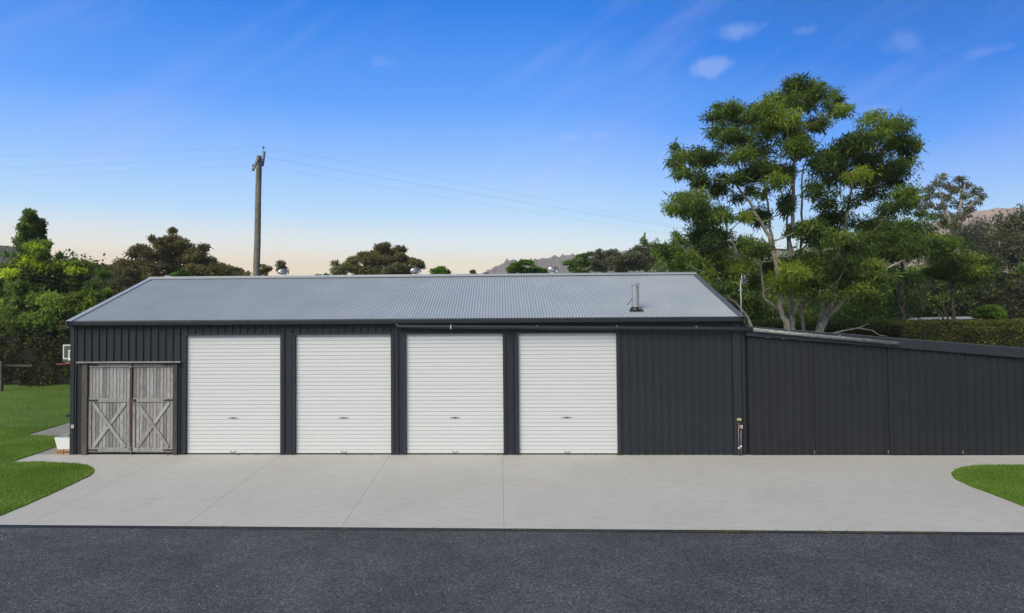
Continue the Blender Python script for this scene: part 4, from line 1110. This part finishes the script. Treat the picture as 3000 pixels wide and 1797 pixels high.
CB = CF + clumps_px(big, *Z7, TY, 2.3, 1.15) + clumps_px([(x + rng.normal(0, 22), y + rng.normal(0, 16), a * .8, b * .8) for x, y, a, b in big if rng.random() < .5], *Z7, TY, 2.6, 1.15) + clumps_px([(x + rng.normal(0, 48), y + rng.normal(0, 36), a * .6, b * .6) for x, y, a, b in big if y > 230 and rng.random() < .75], *Z7, TY, 2.8, 1.15)
stems = [[(p[0], p[1], p[2], p[3] * .70) for p in st] for st in stems]
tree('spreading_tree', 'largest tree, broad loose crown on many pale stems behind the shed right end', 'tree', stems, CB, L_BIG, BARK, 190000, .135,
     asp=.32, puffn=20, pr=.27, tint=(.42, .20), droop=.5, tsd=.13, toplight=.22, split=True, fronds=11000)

def blob(u, v, ru, rv, Y, n, inner=.62, flat=1.0, lump=.36, depth=1.0, low=-1.0):
    """clumps spread through an ellipsoid crown seen at (u, v) with half sizes in frame units"""
    m_ = (Y - CAMP[1]) / F; out_ = []
    c = at(u, v, Y)
    for k in range(n):
        d = rng.normal(size=3); d /= np.linalg.norm(d); 
        if d[2] < low: d[2] = -d[2]
        f = inner + (1 - inner) * rng.random() if rng.random() < .75 else rng.random() * inner
        r_ = lump * rng.uniform(.7, 1.3)
        out_.append((c[0] + d[0] * f * ru * m_ * .82, c[1] + d[1] * f * ru * m_ * .8 * depth, c[2] + d[2] * f * rv * m_ * .82, r_ * ru * m_, r_ * ru * m_, r_ * min(ru, rv) * m_ * flat))
    return out_
def simple_stem(u, v, Y, r_=.15, vb=None, lean=0, split=2):
    p = at(u, v, Y); st = [[(p[0] - lean, p[1], 0, r_), (p[0] - lean * .5, p[1], p[2] * .45, r_ * .8), (p[0], p[1], p[2], r_ * .35)]]
    for k in range(split):
        a_ = rng.uniform(0, 6.28); h = p[2] * rng.uniform(.3, .6)
        st.append([(p[0] - lean * .5, p[1], h, r_ * .5), (p[0] + math.cos(a_) * p[2] * .12, p[1] + math.sin(a_) * p[2] * .12, h + p[2] * .25, r_ * .2)])
    return st
G1 = 'trees beyond the left lawn'; G2 = 'distant trees showing over the roof'; G3 = 'trees beyond the right hedge'
# left group
Z6 = ((0, 560), 3.7095)
tree('slender_tree', 'tall narrow dark tree standing highest at the far left', 'tree', simple_stem(88, 640, 21, .16, split=1),
     clumps_px([(330, 255, 60, 38), (300, 310, 70, 38), (390, 340, 75, 48), (250, 390, 70, 40), (330, 400, 80, 45), (430, 420, 50, 50), (290, 470, 75, 40), (420, 500, 60, 45),
                (250, 540, 60, 42), (370, 560, 60, 35), (460, 590, 60, 45), (230, 610, 55, 35), (500, 640, 40, 40), (330, 620, 80, 45)], *Z6, 21, .6, 1.0, 1), L_DARK, BARKD, 16000, .17, G1, puffn=13, pr=.29, tint=(.5, .15), asp=.5)
def lime(name, lab, uv, Y, n, mat=L_LIME, tint=(.5, .24), size=.16, zstem=None):
    cl_ = clumps_px(uv, *Z6, Y, .9, 1.0, 1); u = 0 + sum(c[0] for c in uv) / len(uv) / Z6[1]; v = 560 + min(c[1] for c in uv) / Z6[1] + 60
    return tree(name, lab, 'tree', simple_stem(u, v, Y, .10), cl_, mat, BARKD, n, size, G1, puffn=14, pr=.29, tint=tint, asp=.5, toplight=.2)
lime('lime_tree', 'bright lime tipped tree in front of the slender dark tree', [(340, 600, 75, 35), (390, 640, 70, 45), (320, 700, 90, 50), (470, 700, 70, 50), (230, 780, 80, 45), (90, 830, 70, 35), (120, 890, 90, 45), (210, 880, 80, 50), (330, 800, 120, 70), (450, 800, 110, 70), (300, 900, 130, 80), (150, 960, 60, 40)], 17.5, 20000)
lime('bushy_tree', 'mid green bushy tree with spent twigs left of the roof corner', [(580, 820, 110, 50), (700, 830, 110, 45), (820, 870, 100, 50), (540, 900, 130, 70), (680, 920, 130, 70), (820, 960, 120, 70), (900, 900, 80, 50), (560, 1000, 150, 80), (720, 1030, 150, 80), (860, 1080, 120, 80), (480, 1060, 120, 80), (650, 700, 30, 30), (810, 790, 50, 30), (920, 790, 50, 28), (990, 815, 45, 25)], 18.3, 26000, tint=(.40, .22))
lime('spring_bush', 'small bush with yellow green tips close to the roof slope', [(830, 1160, 120, 60), (1000, 1150, 90, 55), (1110, 1160, 80, 40), (1170, 1100, 45, 28), (1010, 1120, 40, 20), (920, 1230, 130, 70), (1040, 1230, 100, 60), (1120, 900, 60, 35), (760, 1270, 140, 90), (900, 1330, 130, 80), (1000, 1040, 70, 50)], 17, 20000, tint=(.45, .25))
lime('shaded_tree', 'dark low tree with orange green tips at the left edge of the picture', [(60, 1240, 70, 50), (30, 1330, 70, 60), (150, 1180, 70, 40), (190, 1190, 60, 40), (120, 1330, 120, 80), (300, 1150, 150, 80), (400, 1180, 140, 80), (250, 1250, 140, 90), (420, 1300, 150, 90), (560, 1200, 130, 90), (620, 1330, 140, 90), (60, 1450, 120, 90), (250, 1420, 150, 90), (450, 1440, 150, 90), (650, 1450, 130, 80), (170, 1040, 90, 60), (300, 1040, 130, 70)], 16.8, 36000, mat=L_DARK, tint=(.5, .28))
tree('dark_backing_tree', 'dark dense tree behind the lime tipped trees at the left', 'tree', simple_stem(120, 800, 24, .2), blob(110, 850, 190, 130, 24, 26, .5, low=-.2), L_DARK, BARKD, 14000, .28, G1, tint=(.35, .15), asp=.5)
# shrubbery along the back of the left lawn
def hedge(name, lab, cat, x0, x1, y0, y1, h0, h1, n, mat, size, grp=None, bumps=.25, tint=(.42, .15), parts=True, noise_amp=.12):
    t = thing(name, lab, cat, ((x0 + x1) / 2, (y0 + y1) / 2, 0), grp); c0 = Vector(((x0 + x1) / 2, (y0 + y1) / 2, 0))
    def hh(x): return h0 + (h1 - h0) * (x - x0) / (x1 - x0) + noise_amp * (np.sin(x * 1.9 + 1) * .5 + np.sin(x * 4.7) * .3 + np.sin(x * 11.3) * .2)
    X = rng.uniform(x0, x1, n); face = rng.random(n); ym = (y0 + y1) / 2
    H = hh(X)
    front = face < .62
    Y = np.where(front, y0 + rng.normal(0, .05 + bumps * .15, n), rng.uniform(y0, y1, n)); Z = np.where(front, rng.uniform(0, 1, n) * H, H + rng.normal(0, .04, n))
    Y = Y + bumps * .5 * (np.sin(X * 2.3 + Z * 3.1) + np.sin(X * 5.1 - Z * 2.2) * .5) * np.where(front, 1, 0)
    Z = Z - np.where(front & (Z > H * .88), (Z - H * .88) * .3, 0)
    P = np.c_[X, Y, Z]; a = rng.normal(size=(n, 3)); a[:, 1] -= .6 * front; a[:, 2] += .4; a /= np.linalg.norm(a, axis=1)[:, None]
    q = rng.normal(size=(n, 3)); b_ = np.cross(a, q); b_ /= np.linalg.norm(b_, axis=1)[:, None]; s_ = size * rng.uniform(.6, 1.3, n)[:, None]
    V = np.empty((n, 4, 3)); V[:, 0] = P; V[:, 1] = P + a * s_ * .5 + b_ * s_ * .28; V[:, 2] = P + a * s_; V[:, 3] = P + a * s_ * .5 - b_ * s_ * .28
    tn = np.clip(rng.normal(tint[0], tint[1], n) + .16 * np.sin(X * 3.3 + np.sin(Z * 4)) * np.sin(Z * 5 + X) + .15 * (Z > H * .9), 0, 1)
    me = big_mesh('foliage', V.reshape(-1, 3), np.arange(4 * n), 4, mat, tn); o = obj('foliage', me, t); o.matrix_parent_inverse = Matrix.Translation(-c0)
    mb = MB(); xs = np.linspace(x0 + .05, x1 - .05, 60)
    for i in range(len(xs) - 1):
        a0, a1 = xs[i], xs[i + 1]; 
        mb.add([(a0, y0 + .18, 0), (a1, y0 + .18, 0), (a1, y0 + .18, hh(a1) - .12), (a0, y0 + .18, hh(a0) - .12), (a1, y1 - .1, hh(a1) - .12), (a0, y1 - .1, hh(a0) - .12)], [(0, 1, 2, 3), (3, 2, 4, 5)])
    core = Mat('hedge_interior', (.012, .013, .007), .9).m if 'HC' not in globals() else HC
    o = mb.build('dark_core', core, t); o.matrix_parent_inverse = Matrix.Translation(-c0)  # near-black sheet added behind the leaves for the shaded interior
    return t
HC = Mat('hedge_core', (.012, .014, .007), .9).m
pl_ = at(-60, 1126, 15.7); pr_ = at(215, 1126, 15.7)
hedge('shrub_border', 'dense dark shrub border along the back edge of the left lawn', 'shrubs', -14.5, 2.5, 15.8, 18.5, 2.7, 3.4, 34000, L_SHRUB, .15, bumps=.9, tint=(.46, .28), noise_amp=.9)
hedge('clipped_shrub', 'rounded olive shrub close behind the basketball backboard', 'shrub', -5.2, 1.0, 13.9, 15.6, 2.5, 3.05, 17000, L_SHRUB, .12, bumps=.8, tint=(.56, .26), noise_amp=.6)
# fence left
q = at(4, 1062, 13.4)
fn = thing('rail_fence', 'old dark post and rail fence at the left edge in front of the shrubs', 'fence', (q[0], 13.4, 0))
MB().box(-.07, .07, -.07, .07, 0, q[2] + .05, .01).build('post', BARKD, fn)
MB().bar((-3, -.02, q[2] - .10), (1.3, .3, q[2] - .20), .09, .05, (0, 1, 0), .01).build('rail', BARKD, fn)
MB().box(-3.1, -2.96, -.07, .07, 0, q[2] + .05, .01).build('post', BARKD, fn)
# wide fig tree
ZF = ((0, 550), 2.698)
fig = [(1360, 400, 60, 30), (1440, 430, 50, 30), (1280, 440, 70, 35), (1200, 400, 25, 20), (1370, 340, 32, 22), (1110, 480, 60, 30), (1330, 470, 90, 40), (1460, 480, 80, 40), (1600, 470, 45, 25), (1560, 520, 80, 35), (1060, 530, 60, 30), (1180, 530, 90, 40), (1310, 540, 100, 45), (1440, 560, 100, 45), (1620, 580, 80, 35), (960, 590, 60, 30), (1080, 600, 90, 40), (1220, 620, 100, 40), (1380, 640, 100, 40), (1540, 640, 90, 40), (1700, 620, 70, 30), (1790, 640, 60, 28), (880, 640, 50, 25), (960, 660, 80, 35), (1100, 680, 90, 35), (800, 630, 35, 22), (1860, 660, 60, 28), (1930, 690, 60, 25), (1700, 680, 90, 35), (1500, 700, 120, 35), (1250, 710, 120, 35), (1000, 740, 120, 40), (860, 740, 90, 50), (1850, 700, 90, 25), (1100, 760, 100, 40), (900, 820, 90, 50), (1500, 540, 60, 30)]
tree('fig_tree', 'wide domed dark brown fig tree over the left end of the roof', 'tree', simple_stem(490, 740, 42, .5, split=5), clumps_px(fig, *ZF, 42, 3.5, 1.2, 1), L_BRWN, BARKP, 52000, .24, G2, asp=.5, puffn=14, pr=.27, tint=(.4, .17), twig=.03, toplight=.15)
tree('small_green_tree', 'small bright green tree poking over the roof in front of the fig tree', 'tree', simple_stem(530, 800, 18, .08, split=1), blob(530, 808, 33, 22, 18, 12, .5, .7), L_FERN, BARKD, 5000, .14, G2, asp=.5)
tree('loose_sapling', 'loose brownish sapling immediately right of the power pole', 'tree', simple_stem(772, 775, 30, .05, split=2), blob(774, 790, 23, 30, 30, 12, .4, .6, .26), L_BRWN, BARKD, 1100, .17, G2, asp=.5, tint=(.6, .15))
tree('loose_sapling', 'taller loose sapling behind the left turbine vent', 'tree', simple_stem(825, 775, 31, .05, split=2), blob(828, 786, 28, 28, 31, 16, .5, .5, .26), L_GUM, BARKD, 1700, .17, G2, asp=.5, tint=(.5, .15))
ZC = ((700, 400), 2.753)
cen = [(1130, 890, 40, 22), (1180, 885, 40, 20), (1290, 910, 50, 25), (1220, 930, 60, 28), (1130, 950, 70, 30), (1010, 960, 70, 28), (940, 1000, 50, 25), (1300, 970, 50, 25), (1360, 1000, 60, 25), (1070, 1000, 90, 35), (1200, 1010, 90, 35), (1420, 1010, 50, 22), (1460, 1040, 25, 20), (930, 1060, 80, 35), (1060, 1070, 90, 40), (1300, 1060, 90, 40), (1180, 1100, 90, 30), (1380, 1080, 50, 25), (1000, 1110, 80, 25)]
tree('domed_tree', 'broad domed dark tree over the middle of the roof', 'tree', simple_stem(1130, 770, 46, .35, split=4), clumps_px(cen, *ZC, 46, 2.2, 1.2, 1), L_BRWN, BARKD, 30000, .23, G2, asp=.5, tint=(.42, .2), twig=.03, toplight=.15)
tree('grey_green_tree', 'pale grey green tree low in front of the middle domed tree', 'tree', simple_stem(1135, 790, 38, .12), blob(1130, 798, 38, 34, 38, 12, .5, .8), L_GUM, BARKD, 5000, .2, G2, asp=.5, tint=(.6, .15))
tree('grey_green_tree', 'pale open crowned tree at the left shoulder of the domed tree', 'tree', simple_stem(985, 780, 44, .1), blob(990, 790, 34, 28, 44, 12, .5, .6), L_GUM, BARKP, 2600, .2, G2, asp=.45, tint=(.7, .15))
tree('low_round_tree', 'small dark round topped tree left of the grey open tree', 'tree', simple_stem(945, 805, 30, .08, split=0), blob(945, 812, 24, 13, 30, 9, .5, .7), L_HEDGE, BARKD, 2400, .16, G2, asp=.5)
tree('fresh_green_tree', 'small fresh green tree right of the middle turbine vent', 'tree', simple_stem(1287, 785, 34, .08), blob(1288, 795, 33, 22, 34, 13, .5, .8), L_FERN, BARKD, 3600, .18, G2, asp=.5, tint=(.6, .2))
tree('twiggy_bush', 'tiny twiggy bush over the ridge left of the distant hill', 'tree', simple_stem(1387, 795, 30, .04, split=1), blob(1387, 800, 12, 9, 30, 7, .4, .8), L_BRWN, BARKD, 500, .13, G2, asp=.5)
tree('umbrella_tree', 'green umbrella shaped tree over the ridge left of the right vent', 'tree', simple_stem(1530, 795, 34, .09), clumps_px([(1270, 240, 140, 45), (1080, 300, 110, 40), (1430, 260, 100, 40), (950, 400, 90, 40), (1180, 400, 140, 45), (1400, 430, 110, 40), (1000, 480, 110, 40), (1300, 500, 130, 30), (1520, 350, 60, 20)], (1380, 740), 8.26, 34, 1.2, 1, 1), L_FERN, BARKD, 6000, .17, G2, asp=.5, tint=(.5, .2))
tree('umbrella_tree', 'smaller low green tree just left of the right turbine vent', 'tree', simple_stem(1583, 800, 34, .07), clumps_px([(1620, 420, 90, 28), (1750, 440, 80, 30), (1700, 500, 140, 25), (1550, 460, 40, 25)], (1380, 740), 8.26, 34, .8, 1, 1), L_FERN, BARKD, 2000, .17, G2, asp=.5, tint=(.42, .2))
for (u, v, ru, rv, Y, n, nl, lab, mt_) in [
    (1700, 774, 52, 32, 60, 18, 6500, 'dark conical gum left of the grey gum group behind the ridge', L_DARK),
    (1768, 762, 82, 36, 66, 34, 12000, 'grey brown gum with a wide top over the ridge', L_GUM),
    (1838, 766, 70, 46, 62, 28, 10000, 'mottled gum between the wide gum and the tall olive gum', L_GUM),
    (1895, 754, 66, 50, 64, 30, 11000, 'tall olive gum nearest the big tree left side', L_GUM)]:
    tree('gum_tree', lab, 'tree', simple_stem(u, v, Y, .2), blob(u, v, ru, rv, Y, n, .55, .6, .24), mt_, BARKP, nl, .30, 'gum trees over the right half of the roof', asp=.45, tint=(.42, .18), twig=.03)
# mass behind the big tree
for (u, v, ru, rv, Y, n, nl, lab, mt_, sz) in [
    (1990, 850, 120, 95, 22, 30, 16000, 'dark leafy tree behind the roof end, left of the antenna', L_DARK, .2),
    (2150, 880, 130, 95, 20, 30, 16000, 'dark understorey tree directly behind the antenna', L_DARK, .2),
    (2350, 900, 150, 90, 26, 30, 16000, 'dark tree filling in behind the pale stems', L_DARK, .22),
    (2530, 860, 170, 130, 19, 40, 30000, 'fine leaved weeping tree right of the pale stems', L_DARK, .17),
    (2640, 720, 150, 80, 17, 34, 24000, 'feathery green tree spreading right of the largest tree', L_BIG, .15),
    (2790, 790, 105, 60, 18, 22, 13000, 'feathery light green limb of a tree hanging over the hedge', L_BIG, .15),
    (2700, 870, 150, 85, 30, 34, 16000, 'blue green wattle low behind the hedge middle', L_DARK, .24),
    (2850, 760, 120, 110, 55, 34, 15000, 'dark grey gum mass behind the hedge right', L_GUM, .34),
    (2985, 720, 110, 120, 50, 32, 15000, 'tall grey gum at the right edge of the picture', L_GUM, .34),
    (2900, 900, 150, 70, 38, 30, 14000, 'dark shrubs in shade behind the small bright tree', L_DARK, .28),
    (3080, 860, 110, 110, 30, 24, 9000, 'dark tree cut off by the right edge of the picture', L_DARK, .26),
    (2080, 800, 150, 100, 40, 34, 12000, 'deep green far tree seen between roof end and pale stems', L_DARK, .32),
    (2380, 820, 190, 100, 42, 40, 14000, 'far dark tree seen through the pale stems', L_DARK, .34),
    (2640, 860, 190, 110, 46, 40, 14000, 'far grey green tree behind the weeping tree', L_GUM, .36),
    (2860, 870, 190, 90, 60, 36, 12000, 'low far row tree behind the hedge, left of the white building', L_DARK, .42)]:
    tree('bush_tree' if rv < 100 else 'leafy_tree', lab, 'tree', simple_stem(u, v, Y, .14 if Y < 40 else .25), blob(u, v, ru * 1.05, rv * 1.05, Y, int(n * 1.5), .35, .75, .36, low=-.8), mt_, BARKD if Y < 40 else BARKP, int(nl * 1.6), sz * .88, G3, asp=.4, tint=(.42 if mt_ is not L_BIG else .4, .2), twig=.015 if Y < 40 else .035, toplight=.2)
gum = [(680, 100, 40, 22), (640, 150, 50, 25), (580, 200, 45, 30), (720, 170, 40, 30), (820, 120, 50, 25), (860, 170, 45, 30), (780, 200, 50, 30), (930, 210, 50, 28), (970, 250, 40, 25), (560, 260, 50, 30), (650, 240, 50, 28), (730, 260, 45, 28), (860, 250, 50, 30), (930, 300, 50, 25), (560, 320, 50, 28), (660, 330, 45, 30), (800, 310, 45, 28), (880, 350, 50, 28), (520, 380, 45, 28), (620, 400, 60, 28), (720, 400, 60, 35), (820, 400, 60, 30), (700, 460, 60, 30), (780, 480, 50, 30)]
gs = [to_ground(stem_px([(770, 560), (740, 440), (690, 320), (650, 180)], (2500, 480), 2.604, 50, .3, .06)), stem_px([(760, 520), (800, 400), (830, 260), (850, 160)], (2500, 480), 2.604, 50, .2, .05), stem_px([(745, 450), (640, 350), (570, 260)], (2500, 480), 2.604, 50, .14, .04), stem_px([(790, 430), (880, 340), (950, 260)], (2500, 480), 2.604, 50, .14, .04)]
tree('open_gum_tree', 'tall open crowned gum standing against the sky right of the largest tree', 'tree', gs, clumps_px(gum, (2500, 480), 2.604, 50, 2.0, 1.1), L_GUM, BARKP, 9000, .24, G3, asp=.4, puffn=14, pr=.25, tint=(.5, .15), twig=.03, split=True)
tree('bright_tree', 'small bright green flat topped tree rising over the hedge at the right', 'tree', simple_stem(2912, 905, 17, .06, split=1), blob(2912, 922, 62, 26, 17, 16, .5, .6, .3), L_FERN, BARKD, 8000, .13, G3, asp=.45, tint=(.6, .2))
# long clipped hedge
hl = at(2240, 957, 14); hm = at(2640, 945, 11.2); hr_ = at(3000, 935, 11.2)
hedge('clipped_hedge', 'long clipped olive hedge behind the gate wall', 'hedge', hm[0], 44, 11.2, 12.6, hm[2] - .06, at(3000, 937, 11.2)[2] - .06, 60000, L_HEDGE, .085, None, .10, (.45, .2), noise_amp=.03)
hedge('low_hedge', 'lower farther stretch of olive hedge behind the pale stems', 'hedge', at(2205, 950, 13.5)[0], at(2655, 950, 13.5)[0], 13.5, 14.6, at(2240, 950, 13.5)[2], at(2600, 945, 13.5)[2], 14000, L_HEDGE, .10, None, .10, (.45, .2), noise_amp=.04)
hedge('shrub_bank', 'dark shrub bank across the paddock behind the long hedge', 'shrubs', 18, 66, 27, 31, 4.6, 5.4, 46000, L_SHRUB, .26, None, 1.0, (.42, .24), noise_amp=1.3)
# fallen pale boughs under the tree
for k, (pts, lab) in enumerate((([(540, 1110), (600, 1060), (880, 275 + 800), (930, 1030)], 'x'),)):
    pass
lb = thing('fallen_bough', 'bare pale branch lying forked in front of the far hedge', 'branch', tuple(at(2480, 980, 8.8)))
b0_ = Vector(at(2480, 980, 8.8))
A_ = stem_px([(640, 345), (740, 320), (850, 300), (930, 265)], (2200, 850), 2.699, 8.8, .04, .02); B_ = stem_px([(850, 300), (960, 320), (1010, 355), (1075, 365)], (2200, 850), 2.699, 8.8, .03, .012)
o = MB().tube([p[:3] for p in A_], [p[3] for p in A_], 6).build('bough', BARK, lb); o.matrix_parent_inverse = Matrix.Translation(-b0_)
o = MB().tube([p[:3] for p in B_], [p[3] for p in B_], 6).tube([tuple(at(2411, 975, 8.8)), tuple(at(2412, 965, 8.8)), tuple(at(2402, 948, 8.9))], .03, 6).build('side_bough', BARK, lb); o.matrix_parent_inverse = Matrix.Translation(-b0_)

# far buildings
p = at(2632, 937, 24); q = at(2925, 930, 24)
hs = thing('low_building', 'low building whose thin pale roof edge shows over the hedge', 'building', ((p[0] + q[0]) / 2, 26, 0)); wx = (q[0] - p[0]) / 2
MB().add([(-wx, -2, p[2]), (wx, -2, q[2]), (wx * .9, .2, q[2] + .015), (-wx * .8, .2, p[2] + .02), (-wx, -2, p[2] - .06), (wx, -2, q[2] - .06)], [(0, 1, 2, 3), (0, 1, 5, 4)]).build('roof', FARR, hs)
MB().box(-wx + .5, wx - .5, -1.6, .1, 0, p[2] - .1).build('wall', DARK, hs)
for (u0_, u1_, v0_, v1_, lab) in ((2846, 2882, 824, 843, 'white farm building glimpsed between dark trunks at the right'), (2958, 3004, 821, 844, 'white building with openings at the far right edge')):
    p = at(u0_, v0_, 110); q = at(u1_, v1_, 110)
    hs = thing('farm_building', lab, 'building', ((p[0] + q[0]) / 2, 112, 0)); wx = (q[0] - p[0]) / 2
    MB().box(-wx, wx, -1.9, 4, 0, p[2] - .3).build('wall', FARW, hs)
    MB().add([(-wx - .3, -2.3, p[2] - .35), (wx + .3, -2.3, p[2] - .35), (wx + .3, 1, p[2] + .5), (-wx - .3, 1, p[2] + .5), (wx + .3, 4.3, p[2] - .35), (-wx - .3, 4.3, p[2] - .35)], [(0, 1, 2, 3), (3, 2, 4, 5)]).build('roof', FARR, hs)
    for k in range(3):
        x = -wx + (k + .5) * 2 * wx / 3; MB().box(x - .4, x + .4, -1.93, -1.88, p[2] - 1.4, p[2] - .7).build('window', GLASS, hs)

# ------------------------------------------------------------------ hills
def hill(name, prof, Y, depth, mat, bump, du=6):
    us = np.arange(prof[0][0], prof[-1][0] + 1, du); vs_ = np.interp(us, [p[0] for p in prof], [p[1] for p in prof])
    nd = 26; V = []
    T = np.linspace(-1, 1, nd)
    ph = rng.uniform(0, 6, 8)
    for j, t in enumerate(T):
        yy = Y + t * depth
        env = max(0.0, 1 - abs(t) ** 1.5)
        for i, (u, v) in enumerate(zip(us, vs_)):
            p = at(u, v, Y); x = p[0]; h = max(p[2], 1)
            n1 = math.sin(x * .021 + ph[0] + t * 3) * math.sin(yy * .017 + ph[1]) 
            h2 = h * env * (1 + .06 * n1 * (1 - env)) + rng.normal(0, bump) * (env > .02)
            V.append((x, yy, h2 - 1.0 * (1 - env)))
    V = np.array(V); n = len(us); i, j = np.meshgrid(np.arange(n - 1), np.arange(nd - 1)); a_ = (j * n + i).ravel()
    Fc = np.c_[a_, a_ + 1, a_ + n + 1, a_ + n].ravel()
    o = obj(name, big_mesh(name, V, Fc, 4, mat, None, False)); return struct(o)
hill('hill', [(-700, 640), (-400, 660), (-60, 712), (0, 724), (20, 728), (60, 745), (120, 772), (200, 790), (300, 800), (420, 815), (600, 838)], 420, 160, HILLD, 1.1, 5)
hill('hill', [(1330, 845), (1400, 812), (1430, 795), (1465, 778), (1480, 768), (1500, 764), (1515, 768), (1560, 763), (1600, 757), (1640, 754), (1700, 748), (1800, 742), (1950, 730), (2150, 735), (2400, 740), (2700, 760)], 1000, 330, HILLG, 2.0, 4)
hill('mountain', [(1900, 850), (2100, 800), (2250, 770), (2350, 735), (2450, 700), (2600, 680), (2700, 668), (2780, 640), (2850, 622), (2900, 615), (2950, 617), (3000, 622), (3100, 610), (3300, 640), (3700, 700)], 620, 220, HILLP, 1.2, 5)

# ------------------------------------------------------------------ weeds and litter
X, Y, Z = [], [], []
def tuft(x, y, z, n, sp):
    X.extend(x + rng.normal(0, sp, n)); Y.extend(y + rng.normal(0, sp * .4, n)); Z.extend([z] * n)
for u in list(rng.uniform(1980, 2290, 26)) + list(rng.uniform(2360, 2760, 26)) + [1205, 1270, 1515, 1545, 1600, 1640, 1720, 1010, 2900, 2960, 640, 890]:
    q = gp(u, 1555); tuft(q[0], dy(q[0]) - rng.uniform(.02, .14), za - .02, int(rng.uniform(8, 40)), .05)
for x in list(rng.uniform(.3, 17.4, 22)) + [8.0, 8.2, 11.48, 11.88, 14.42, 14.5, 8.93, 15.1]:
    tuft(x, -.045, .0, int(rng.uniform(3, 12)), .03)
v, f, t = blades(np.array(X), np.array(Y), np.array(Z), .055, .005, 1.2, (.5, .25))
tag(obj('weeds', big_mesh('weeds', v, f, 3, L_WEED, t)), 'small yellow green weeds along the drain and the door thresholds', 'weeds', kind='stuff')
b = MB()
for k in range(260):
    x = rng.uniform(-3, 25); y = rng.uniform(-13, -5.9); s_ = rng.uniform(.006, .016); a_ = rng.uniform(0, 3.1)
    c_, s2 = math.cos(a_) * s_, math.sin(a_) * s_
    b.add([(x - c_, y - s2, za + .004), (x + s2 * .5, y - c_ * .5, za + .006), (x + c_, y + s2, za + .008), (x - s2 * .5, y + c_ * .5, za + .012)], [(0, 1, 2, 3)])
tag(b.build('leaf_litter', LIT), 'scattered pale leaf flecks lying on the dark asphalt', 'litter', kind='stuff')

# ------------------------------------------------------------------ haze
HAZE = True
if HAZE:
    b = MB().box(-1500, 1500, -200, 1500, -1.5, 98)
    o = b.build('haze', Mat('haze_air').m); o['kind'] = 'stuff'
    mt_ = o.data.materials[0]; t = mt_.node_tree; t.nodes.clear()
    oo = t.nodes.new('ShaderNodeOutputMaterial'); pv = t.nodes.new('ShaderNodeVolumePrincipled')
    pv.inputs['Color'].default_value = (.93, .88, .84, 1); pv.inputs['Density'].default_value = .00038; pv.inputs['Anisotropy'].default_value = .0
    t.links.new(pv.outputs[0], oo.inputs['Volume'])
